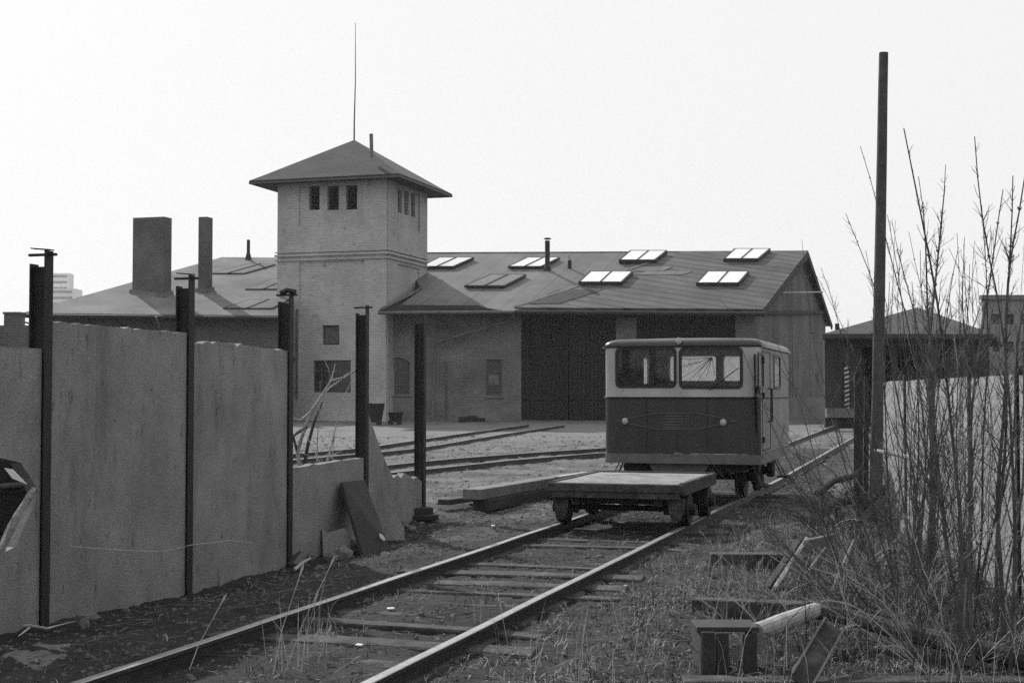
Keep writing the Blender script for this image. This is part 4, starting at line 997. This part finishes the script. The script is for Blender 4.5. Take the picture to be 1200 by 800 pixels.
# ================================================================ STACKED TIMBERS left of the trolley
def timber(name, a, b, wd, ht, m, lb, cat, grp=None, bevel=.008, up=Z):
    bm = B(); beam(bm, a, b, wd, ht, up, bevel)
    o = fin(name, bm, m); return tag(o, lb, cat, grp)
a_ = GP(563, 600); b_ = GP(690, 575)
d_ = (b_-a_).normalized(); L_ = 4.2
s_ = Vector((d_.y, -d_.x, 0))
timber('timber_beam', Vector((a_.x, a_.y, .10)), Vector((a_.x, a_.y, .10)) + d_*L_, .24, .17, 'darkwood', 'lower thick timber of the stack lying left of the flat trolley', 'timber')
timber('timber_beam', Vector((a_.x-.12, a_.y-.1, .265)), Vector((a_.x-.12, a_.y-.1, .265)) + d_*(L_+.1), .3, .15, 'wood', 'upper timber of the stack lying left of the flat trolley', 'timber')
timber('plank', Vector((a_.x+1.2, a_.y+2.5, .36)), Vector((a_.x+1.2, a_.y+2.5, .36)) + d_*1.4, .12, .03, 'palewood', 'short pale plank resting on the upper timber', 'plank')
timber('plank', Vector((a_.x-.55, a_.y+.35, .12)), Vector((a_.x-.55, a_.y+.35, .1)) + d_*1.5, .2, .08, 'darkwood', 'thin dark plank sticking out behind the timber stack', 'plank')
# things by the shed wall
def tub(x0, x1, yt, yb, Y, lb):
    a, b = P(x0, yb, Y), P(x1, yb, Y); zt_ = P(x0, yt, Y).z; z0 = base_z(a.x, Y); wd = b.x-a.x; t = thing('tipper_tub', lb, 'tub', ((a.x+b.x)/2, Y, 0)); bm = B()
    top = [(-wd/2, -.45), (wd/2, -.45), (wd/2, .45), (-wd/2, .45)]; A = [bm.verts.new((x, y, zt_)) for x, y in top]; Bb = [bm.verts.new((x*.72, y*.6, z0+.12)) for x, y in top]
    In = [bm.verts.new((x*.93, y*.9, zt_)) for x, y in top]; Ib = [bm.verts.new((x*.66, y*.5, z0+.25)) for x, y in top]
    for i in range(4): j = (i+1) % 4; bm.faces.new((Bb[i], Bb[j], A[j], A[i])); bm.faces.new((A[i], A[j], In[j], In[i])); bm.faces.new((In[i], In[j], Ib[j], Ib[i]))
    bm.faces.new(Bb[::-1]); bm.faces.new(Ib); bmesh.ops.bevel(bm, geom=[e for e in bm.edges if abs(e.verts[0].co.z-e.verts[1].co.z) > .2], offset=.05, segments=2, affect='EDGES'); fin('tub_body', bm, 'steel', t)
    for s in (-1, 1):
        bm = B(); tube(bm, [Vector((s*wd*.3, -.5, z0+.12)), Vector((s*wd*.3, -.42, z0+.12))], .13, 12); fin('wheel', bm, 'steel', t)
tub(426, 450, 472.5, 493, 62, 'rounded dark metal tub standing before the tower foot'); tub(455.5, 472, 483, 493.5, 62.5, 'smaller dark tub between the tub and the last post')
bm = B()
for i, (x, w_, h_) in enumerate(((543, .5, .25), (553, .45, .3), (563, .4, .2))): q = P(x, 490, 66.5); box(bm, (q.x, q.y, base_z(q.x, q.y)+h_/2), (w_*.9, .4, h_), Matrix.Rotation(i*.2, 3, 'Z'), .02)
o = fin('scrap_heap', bm, 'steel'); tag(o, 'low dark heap of scrap against the shed wall below the narrow window', 'scrap heap')

# ================================================================ FOREGROUND TIMBERS, LOG, CRATE (right)
def gp(x, y, dz=0): q = GP(x, y); return Vector((q.x, q.y, q.z+dz))
timber('sleeper', gp(832, 672, .1), gp(924, 673, .1), .2, .2, 'sleeper', 'old sleeper lying crosswise right of the track, beyond the tilted planks', 'sleeper')
timber('sleeper', gp(812, 729, .1), gp(948, 735, .1), .16, .17, 'sleeper', 'old sleeper lying behind the dark crate', 'sleeper')
timber('sleeper', gp(800, 803, -.02), gp(1215, 808, .0), .2, .13, 'sleeper', 'long weathered sleeper along the bottom edge at the right', 'sleeper')
timber('plank', P(906, 692, 12.2), P(944, 634, 13.1), .035, .1, 'palewood', 'upper tilted plank with twig shadows left of the shrub', 'plank', None, .004, Vector((.4, -.3, .85)))
timber('plank', P(899, 690, 12.25), P(937, 634, 13.15), .06, .06, 'darkwood', 'dark batten along the left side of the upper tilted plank', 'plank', None, .004)
timber('plank', P(967, 714, 10.9), P(1000, 637, 11.9), .035, .1, 'wood', 'middle tilted plank half hidden by the shrub twigs', 'plank', None, .004, Vector((.4, -.3, .85)))
timber('plank', P(945, 676, 12.3), P(968, 645, 12.8), .03, .08, 'wood', 'short grey plank between the two tilted planks', 'plank')
timber('plank', P(944, 640, 12.9), P(980, 632, 13.3), .05, .12, 'wood', 'short plank joining the tops of the two tilted planks', 'plank')
# steel channel lying at a slant
ch = thing('steel_channel', 'slanting steel channel with pale edges below the peeling log', 'channel')
a_, b_ = P(938, 800, 8.2), P(976, 734, 8.85)
bm = B(); beam(bm, a_, b_, .13, .012, Vector((.3, -.4, .85))); x_, y_ = frame_of(b_-a_, Vector((.3, -.4, .85))); fin('web', bm, 'sleeper', ch)
for s in (-1, 1): bm = B(); beam(bm, a_+x_*s*.065+y_*.012, b_+x_*s*.065+y_*.012, .014, .05, Vector((.3, -.4, .85))); fin('flange', bm, 'zinc', ch)
bm = B(); A = P(886, 741, 9.15); Bq = P(957, 714, 9.75); tube(bm, [A.lerp(Bq, i/6)+Z*.008*noise.noise((i, 2, 0)) for i in range(7)], [.062, .06, .063, .06, .058, .055, .05], 14)
o = fin('log', bm, 'palewood', None, False); tag(o, 'smooth pale peeled log lying across the dark crate', 'log')
bm = B(); pts = [P(950, 715, 9.75), P(1000, 724, 9.7), P(1060, 740, 9.4), P(1130, 757, 9.1), P(1215, 775, 8.8)]; tube(bm, pts, [.05, .055, .06, .065, .07], 10)
o = fin('fallen_trunk', bm, 'darkbark'); tag(o, 'long dark fallen trunk running right from the peeled log under the shrubs', 'log')
cr = thing('wooden_crate', 'dark open box of rough boards under the end of the peeled log', 'crate')
a_, b_ = gp(822, 792), gp(888, 792)
for i in (0, 1, 3):
    bm = B(); y0 = a_.y + .012*i; x0 = a_.x+(b_.x-a_.x)*i/4+.004; x1 = a_.x+(b_.x-a_.x)*(i+1)/4-.004; box(bm, ((x0+x1)/2, y0, .13-.007*i), (x1-x0, .03, .28), Matrix.Rotation(.0, 3, 'Z'), .004); fin('board', bm, 'darkwood', cr)
bm = B(); box(bm, (a_.x+.015, a_.y+.24, .13), (.03, .44, .27)); fin('side_board', bm, 'darkwood', cr); bm = B(); box(bm, (b_.x-.015, a_.y+.24, .13), (.03, .44, .27)); fin('side_board', bm, 'darkwood', cr)
bm = B(); box(bm, ((a_.x+b_.x)/2, a_.y+.2, .275), (b_.x-a_.x+.04, .3, .03), None, .004); fin('top_board', bm, 'darkwood', cr)
# broken stick by the pole, sunlight put into its pale colour, debris heap behind
bm = B(); tube(bm, [P(1025, 527.5, 17.5), P(1050, 532, 17.2), P(1075, 539, 16.9), P(1100, 542, 16.6)], [.02, .032, .03, .02], 7); o = fin('broken_branch', bm, 'palewood'); tag(o, 'sunlit-pale broken branch caught level in the shrubs beside the pole', 'branch')

# ================================================================ WIRE from the tower panel etc.
# ================================================================ SHRUBS
def grow(V, F, pts, r0, r1, seg=4):
    n = len(pts); base = len(V)
    for i, p in enumerate(pts):
        d = pts[min(i+1, n-1)] - pts[max(i-1, 0)]; a, b = frame_of(d) if d.length > 1e-6 else (Vector((1, 0, 0)), Vector((0, 0, 1)))
        r = r0 + (r1-r0)*i/(n-1)
        for k in range(seg): t = 2*math.pi*k/seg; V.append(p + a*math.cos(t)*r + b*math.sin(t)*r)
    for i in range(n-1):
        for k in range(seg): F.append((base+i*seg+k, base+i*seg+(k+1) % seg, base+(i+1)*seg+(k+1) % seg, base+(i+1)*seg+k))
def stem(base, tip, r, bow, twigs, parent, m='twig', tl=.45, seg=5, name='stem', wig=.02, start=.25):
    V = []; F = []; n = 14; pts = []
    ax = tip-base; L = ax.length; a, b = frame_of(ax)
    ph = random.random()*50
    for i in range(n+1):
        t = i/n; p = base + ax*t + bow*(math.sin(math.pi*t)) + (a*noise.noise((t*3, ph, 0)) + b*noise.noise((t*3, ph, 9)))*wig*L*min(1, t*3)
        pts.append(p)
    grow(V, F, pts, r*.9, max(.002, r*.2), seg)
    for q in range(twigs):
        t = random.uniform(start, .97); i = min(n-1, int(t*n)); p = pts[i].lerp(pts[i+1], t*n-i); d = (pts[i+1]-pts[i]).normalized()
        ang = random.uniform(0, 6.28); side = (a*math.cos(ang) + b*math.sin(ang)); dr = (d*random.uniform(.5, 1.2) + side*random.uniform(.4, .9) + Z*.15).normalized()
        l2 = tl*random.uniform(.25, 1)*(1.15-t*.98); k2 = 4; tp = [p]
        for s in range(k2): dr = (dr + Vector((random.gauss(0, .12), random.gauss(0, .12), random.gauss(.04, .12)))).normalized(); tp.append(tp[-1]+dr*l2/k2)
        rr = max(.0017, r*.32*(1-t*.5)); grow(V, F, tp, rr, .001, 3)
        for s in range(random.choice((0, 1, 2, 2))):
            j = random.randint(1, 3); d3 = (dr + Vector((random.gauss(0, .6), random.gauss(0, .6), random.gauss(.1, .4)))).normalized(); q0 = tp[j]; grow(V, F, [q0, q0+d3*l2*.2, q0+d3*l2*.4+Vector((0, 0, .01))], rr*.6, .0009, 3)
    # buds
    for q in range(int(L*7)):
        t = random.uniform(.4, 1); i = min(n-1, int(t*n)); p = pts[i]; ang = random.uniform(0, 6.28); sd_ = a*math.cos(ang)+b*math.sin(ang); rr = max(.003, r*.4); grow(V, F, [p, p+sd_*rr*1.5+ax.normalized()*rr*1.4, p+sd_*rr*1.9+ax.normalized()*rr*3], rr*.9, .0008, 3)
    return raw(name, V, F, m, parent)
def shrub(label, spec, group='bare shrubs on the right'):
    t = thing('bare_shrub', label, 'shrub', (0, 0, 0), 0, group)
    for (bx, by, tx, ty, r, bow, tw_, m_, tl_) in spec:
        q = GP(bx + random.gauss(0, 12), by + random.gauss(0, 8)); q.z -= .03
        dY = random.uniform(-.6, .5); tip = P(tx, ty, q.y + dY)
        stem(q, tip, r*.95, Vector((bow, random.uniform(-.1, .1), 0)), int(tw_*1.25), t, m_, tl_)
    return t
shrub('tall bare shrub nearest the right edge with thick straight stems', [
    (1180, 790, 1192, 205, .02, -.05, 34, 'twig', .6), (1168, 780, 1181, 206, .017, .05, 30, 'twig', .5), (1195, 785, 1143, 160, .015, .12, 26, 'twig', .5),
    (1160, 770, 1215, 300, .014, .0, 26, 'twig', .5), (1188, 760, 1200, 250, .012, .08, 24, 'twig', .4)])
shrub('tall bare shrub whose crooked stem rises above the far brick building', [
    (1128, 795, 1110, 216, .02, -.16, 36, 'twig', .6), (1122, 800, 1062, 150, .017, .14, 30, 'twig', .5), (1135, 780, 1175, 222, .015, -.1, 28, 'twig', .55),
    (1120, 770, 1150, 240, .012, .05, 24, 'twig', .5), (1112, 790, 1134, 330, .016, .08, 26, 'twig', .6)])
shrub('bare shrub with many upright stems before the hipped shed roof', [
    (1085, 750, 1076, 207, .018, .06, 32, 'twig', .55), (1092, 735, 1106, 193, .013, -.06, 26, 'twig', .5), (1078, 740, 1046, 260, .014, .14, 28, 'twig', .5),
    (1098, 745, 1126, 290, .012, -.02, 22, 'twig', .5), (1070, 730, 1068, 330, .013, .03, 26, 'twig', .6), (1104, 742, 1160, 320, .012, -.12, 24, 'twig', .6)])
shrub('sprawling bare shrub in front of the bare pole', [
    (1062, 715, 1007, 172, .013, .22, 26, 'twig', .5), (1055, 720, 990, 250, .012, .18, 26, 'twig', .5), (1045, 710, 958, 315, .011, .12, 24, 'twig', .5),
    (1050, 700, 1040, 330, .012, -.05, 26, 'twig', .5), (1068, 690, 1090, 380, .012, .05, 26, 'twig', .6), (1040, 700, 1010, 430, .011, .05, 26, 'twig', .6)])
shrub('low arching bare shrub whose thin twigs cross the rail car', [
    (1040, 740, 868, 402, .008, -.08, 20, 'twig', .5), (1030, 730, 800, 500, .006, -.1, 14, 'twig', .4), (1035, 750, 890, 470, .008, .1, 22, 'twig', .5),
    (1020, 760, 905, 385, .007, .08, 16, 'twig', .4), (1025, 735, 930, 520, .01, -.1, 26, 'twig', .6), (1050, 745, 950, 430, .01, .02, 24, 'twig', .6), (1010, 740, 870, 600, .006, .1, 18, 'twig', .5), (1045, 745, 990, 470, .009, .0, 26, 'twig', .5)])
# dense low brambles round the feet
for i, (x0, x1, y0, y1, cnt, lb) in enumerate(((1030, 1200, 700, 798, 46, 'tangle of low brambles at the feet of the tallest stems'), (940, 1080, 640, 760, 40, 'tangle of low brambles over the tilted planks'), (955, 1060, 585, 650, 44, 'dark heap of brushwood at the foot of the pole'), (850, 960, 690, 790, 16, 'thin brambles round the dark crate'))):
    t = thing('bramble', lb, 'bramble', (0, 0, 0), 0, 'brambles under the bare shrubs')
    for q in range(int(cnt*1.8)):
        b_ = GP(random.uniform(x0, x1), random.uniform(y0, y1)); an = random.uniform(0, 6.28); L = random.uniform(.4, 1.3) if i < 3 else random.uniform(.3, .8)
        tp = b_ + Vector((math.cos(an)*L*.8, math.sin(an)*L*.5, L*random.uniform(.15, .8)))
        stem(b_-Z*.02, tp, (random.uniform(.003, .007) if i != 2 else random.uniform(.004, .014)), Vector((0, 0, random.uniform(0, .25)*L)), 12, t, random.choice(('twig', 'twig', 'twigpale')) if i != 2 else 'darkbark', .35, 3, 'stem', .05, .1)
# saplings: more thin upright ones, filling the crowd of stems
t = thing('bare_shrub', 'crowd of thin whippy saplings growing along the pale concrete wall', 'shrub', (0, 0, 0), 0, 'bare shrubs on the right')
for q in range(85):
    bx = random.uniform(1040, 1215); by = random.uniform(630, 790); b_ = GP(bx, by); tip = P(bx+random.gauss(0, 60), random.uniform(250, 500), b_.y+random.uniform(-.3, .3))
    stem(b_-Z*.03, tip, random.uniform(.003, .0075), Vector((random.gauss(0, .16), 0, 0)), 24, t, 'twig' if random.random() < .95 else 'twigpale', .42, 4)
t = thing('bare_shrub', 'thin crossing whips leaning left out of the shrubs towards the rail car', 'shrub', (0, 0, 0), 0, 'bare shrubs on the right')
for q in range(85):
    bx = random.uniform(985, 1190); by = random.uniform(640, 795); b_ = GP(bx, by); L_ = random.uniform(60, 230); an = R(random.gauss(125, 22))
    tip = P(bx + math.cos(an)*L_, by - math.sin(an)*L_, b_.y + random.uniform(-.4, .3))
    stem(b_-Z*.02, tip, random.uniform(.0028, .006), Vector((random.gauss(0, .05), 0, random.gauss(.03, .05))), 12, t, 'twig' if random.random() < .75 else 'twigpale', .28, 3, 'stem', .03, .15)
# dark broken limbs heaped against the pole
for k, (x0, y0, x1, y1, r_, lb) in enumerate(((958, 578, 1012, 548, .05, 'thick dark limb sloping up to the upright boards'), (965, 600, 1040, 575, .06, 'dark limb lying nearly level before the pole foot'), (1000, 610, 1046, 560, .045, 'dark limb leaning on the right of the pole foot'), (972, 612, 1030, 618, .05, 'lowest dark limb of the heap at the pole'), (1040, 640, 1075, 590, .04, 'dark bent limb against the end of the pale wall'))):
    A = P(x0, y0, 18.2+.15*k); Bq = P(x1, y1, 19+.1*k); bm = B(); tube(bm, [A, A.lerp(Bq, .35)+Z*.05, A.lerp(Bq, .7)-Z*.03, Bq], [r_, r_*.9, r_*.8, r_*.5], 8)
    o = fin('limb', bm, 'darkbark'); tag(o, lb, 'limb', 'dark limbs heaped at the pole')
# little sapling growing behind the low panel
t = thing('bare_shrub', 'small pale forked sapling rising behind the low broken panel', 'shrub')
for (a, b, r_, bw_) in (((352, 548), (412, 437), .022, .0), ((348, 550), (345, 440), .016, -.06), ((358, 548), (372, 445), .014, .05), ((366, 548), (398, 470), .012, .05), ((340, 548), (328, 470), .01, .0)):
    A = P(a[0], a[1], 17.6); A.z = 0.02; stem(A, P(b[0], b[1], 17.6), r_, Vector((bw_, 0, -.05)), 12, t, 'twigpale' if r_ > .015 else 'bark', .35, 5, 'stem', .03, .3)
for pl_, r_, m_ in ((((352, 552), (349, 530), (356, 505), (366, 480), (378, 462), (388, 446), (404, 442), (418, 433)), .03, 'bark'), (((356, 552), (361, 520), (368, 495), (378, 470)), .03, 'darkbark'), (((360, 500), (347, 508), (336, 518), (326, 530)), .022, 'darkbark'),
                     (((372, 470), (385, 455), (398, 446), (408, 437)), .017, 'palewood'), (((378, 462), (388, 444), (385, 432), (380, 422)), .012, 'bark'), (((349, 530), (340, 500), (333, 478)), .02, 'darkbark'), (((388, 446), (391, 434), (393, 426)), .011, 'palewood'), (((366, 480), (352, 492), (336, 488)), .013, 'palewood'), (((345, 552), (337, 528), (334, 505)), .018, 'bark')):
    pp = [P(x, y, 17.7) for x, y in pl_]; V = []; F = []; grow(V, F, pp, r_, r_*.35, 7); raw('branch', V, F, m_, t)
for (a, b) in (((395, 540), (372, 512)), ((380, 545), (350, 500)), ((390, 548), (352, 530))): stem(P(a[0], a[1]+8, 17.3), P(b[0], b[1], 17.4), .006, Vector((0, 0, .05)), 8, t, 'twigpale', .2, 4)

# ================================================================ GROUND COVER (stuff)
def blades(name, label, spots, hmin, hmax, m, width=.004, curl=.5):
    V = []; F = []
    for (x, y, k) in spots:
        for _ in range(k):
            bx = x + random.gauss(0, .05); by = y + random.gauss(0, .05); z = gz(bx, by); h = random.uniform(hmin, hmax); an = random.uniform(0, 6.28); le = random.uniform(.1, curl)*h
            d = Vector((math.cos(an), math.sin(an), 0)); s = Vector((-d.y, d.x, 0))*width*.5; i = len(V)
            p0 = Vector((bx, by, z-.01)); p1 = p0 + d*le*.35 + Z*h*.55; p2 = p0 + d*le + Z*h*(1-.35*le/h)
            V += [p0-s, p0+s, p1+s*.8, p1-s*.8, p2]; F += [(i, i+1, i+2, i+3), (i+3, i+2, i+4)]
    o = raw(name, V, F, m); return tag(o, label, 'grass', kind='stuff')
sp_ = []
while len(sp_) < 9500:
    y = random.uniform(7.5, 20); x = random.uniform(-3, 5.2)
    u, v = track_uv(x, y)
    if x < wall_x(y)+.1 or x > 5: continue
    dens = .95 if u > 1.5 else (.12 if abs(u) < .7 else (.4 if u > 0 else .07))
    if u > 3.2 or (u > 1.5 and y < 12): dens = 1.0
    if y > 16.5 and u < 1.2: dens *= .15
    dens *= .35 + .9*max(0, noise.noise((x*1.2, y*1.2, 40))+.35)
    if random.random() < dens: sp_.append((x, y, random.randint(2, 5)))
blades('grass', 'dry matted grass and weeds spread over the near ground', sp_[::3], .02, .09, 'grass', .0045, 2.2)
blades('grass', 'darker withered weeds mixed into the near grass', [q for i, q in enumerate(sp_) if i % 3], .02, .08, 'weedground', .006, 2.0)
sp_ = []
for _ in range(520):
    y = random.uniform(8, 17); u = random.uniform(1.5, 4.5) ; q = TC + TV*((y-20.8)/TV.y) + TU*u
    if q.x < 4.6: sp_.append((q.x, q.y, 1))
for (px, py, k) in ((345, 790, 6), (365, 785, 6), (375, 775, 5), (390, 780, 5), (330, 795, 4), (600, 770, 3), (555, 740, 2), (680, 780, 5), (715, 760, 5), (760, 790, 6)):
    q = GP(px, py); sp_.append((q.x, q.y, k))
blades('grass', 'scattered tall dry grass stalks standing above the matted grass', sp_, .22, .6, 'grass', .004, .5)
# seed-headed stalks in the left foreground
for i, (bx, by, tx, ty, lb) in enumerate(((318, 799, 351, 675, 'dry stalk with a seed head, leftmost of the clump by the left rail'), (330, 799, 386, 665, 'tallest curved dry stalk of the clump by the left rail'), (352, 798, 369, 705, 'short straight stalk between its taller neighbours by the left rail'), (372, 797, 383, 746, 'low stalk with a pale tip right of the clump'), (383, 799, 410, 776, 'lowest bent stalk right of the clump'), (216, 800, 258, 709, 'lone dry stalk leaning before the left rail'))):
    A = GP(bx, by); Y = A.y; bm = B(); T = P(tx, ty, Y+.05); md = A.lerp(T, .5) - Vector((.02, 0, 0)); tube(bm, [A, md, T], [.0035, .003, .002], 4); tube(bm, [T, T+(T-md).normalized()*.045, T+(T-md).normalized()*.08], [.003, .008, .002], 5)
    o = fin('dry_stalk', bm, 'twigpale'); tag(o, lb, 'stalk', 'dry stalks in the left foreground')
# stones and chips
def chips(name, label, n, zone, smin, smax, m, cat):
    V = []; F = []
    for _ in range(n):
        x, y = zone(); s = random.uniform(smin, smax)*(1 if random.random() < .9 else 1.7); z = gz(x, y); i = len(V); an = random.uniform(0, 3.14)
        ca, sa = math.cos(an), math.sin(an); a = s*random.uniform(.6, 1.5); b = s*random.uniform(.4, 1); h = s*random.uniform(.25, .8)
        for (u, v, w_) in ((-1, -1, -.3), (1, -.8, -.3), (.9, 1, -.3), (-1, .9, -.3), (-.5, -.5, 1), (.6, -.4, .8), (.5, .5, 1.05), (-.6, .5, .7)):
            u += random.uniform(-.2, .2); v += random.uniform(-.2, .2); V.append((x + (u*a*ca - v*b*sa), y + (u*a*sa + v*b*ca), z + w_*h))
        F += [(i+3, i+2, i+1, i), (i+4, i+5, i+6, i+7), (i, i+1, i+5, i+4), (i+1, i+2, i+6, i+5), (i+2, i+3, i+7, i+6), (i+3, i, i+4, i+7)]
    return tag(raw(name, V, F, m), label, cat, kind='stuff')
def z_near():
    while 1:
        y = random.uniform(7, 22)**1.0; x = random.uniform(-3.5, 5)
        if x > wall_x(y)+.1: return x, y
def z_mid():
    y = random.uniform(18, 50); return random.uniform(-.25, .3)*y, y
chips('gravel', 'loose stone chips and cinders scattered round the near track', 11000, z_near, .006, .02, 'stonechip', 'gravel')
chips('gravel', 'coarse gravel and clods scattered over the middle of the yard', 6500, z_mid, .012, .04, 'rubble', 'gravel')
def litter(n, zone, label):
    V = []; F = []
    for _ in range(n):
        x, y = zone(); z = gz(x, y)+.006; an = random.uniform(0, 6.28); L = random.uniform(.04, .26); d = Vector((math.cos(an), math.sin(an), random.uniform(-.05, .15)))*L; i = len(V)
        grow(V, F, [Vector((x, y, z)), Vector((x, y, z+.004))+d*.5, Vector((x, y, z))+d], .003, .0015, 3)
    return tag(raw('litter', V, F, 'wood'), label, 'litter', kind='stuff')
litter(1900, z_near, 'broken twigs and straw littering the near ground')
# bits one can tell apart: pale scraps on the ground
for i, (x, y, s, lb) in enumerate(((570, 660, .035, 'small white scrap touching the left rail'), (733, 692, .03, 'white scrap between the rails'), (578, 624, .05, 'white scrap on the yard ground left of the left rail'), (421, 767, .045, 'pale flat scrap between the rails near the bottom'), (458, 724, .05, 'pale chip of wood between the rails'))):
    q = GP(x, y); bm = B(); box(bm, (q.x, q.y, gz(q.x, q.y)+.015), (s*1.1, s*.8, s*.25), Matrix.Rotation(i*.9, 3, 'Z'), .004); o = fin('scrap', bm, 'paper'); tag(o, lb, 'scrap')

# ================================================================ HAZE
bm = B(); x0, x1, y0, y1, z0, z1 = -2600, 2600, -450, 4100, -1.6, 75
box(bm, ((x0+x1)/2, (y0+y1)/2, (z0+z1)/2), (x1-x0, y1-y0, z1-z0)); hz_ = fin('haze', bm, None); tag(hz_, kind='stuff')
hm = bpy.data.materials.new('haze_air'); hm.use_nodes = True; n = hm.node_tree.nodes; n.remove(n['Principled BSDF'])
pv = n.new('ShaderNodeVolumePrincipled'); pv.inputs['Color'].default_value = (.9, .9, .9, 1); pv.inputs['Density'].default_value = .00025; pv.inputs['Anisotropy'].default_value = .3
hm.node_tree.links.new(pv.outputs[0], n['Material Output'].inputs['Volume']); hz_.data.materials.append(hm)
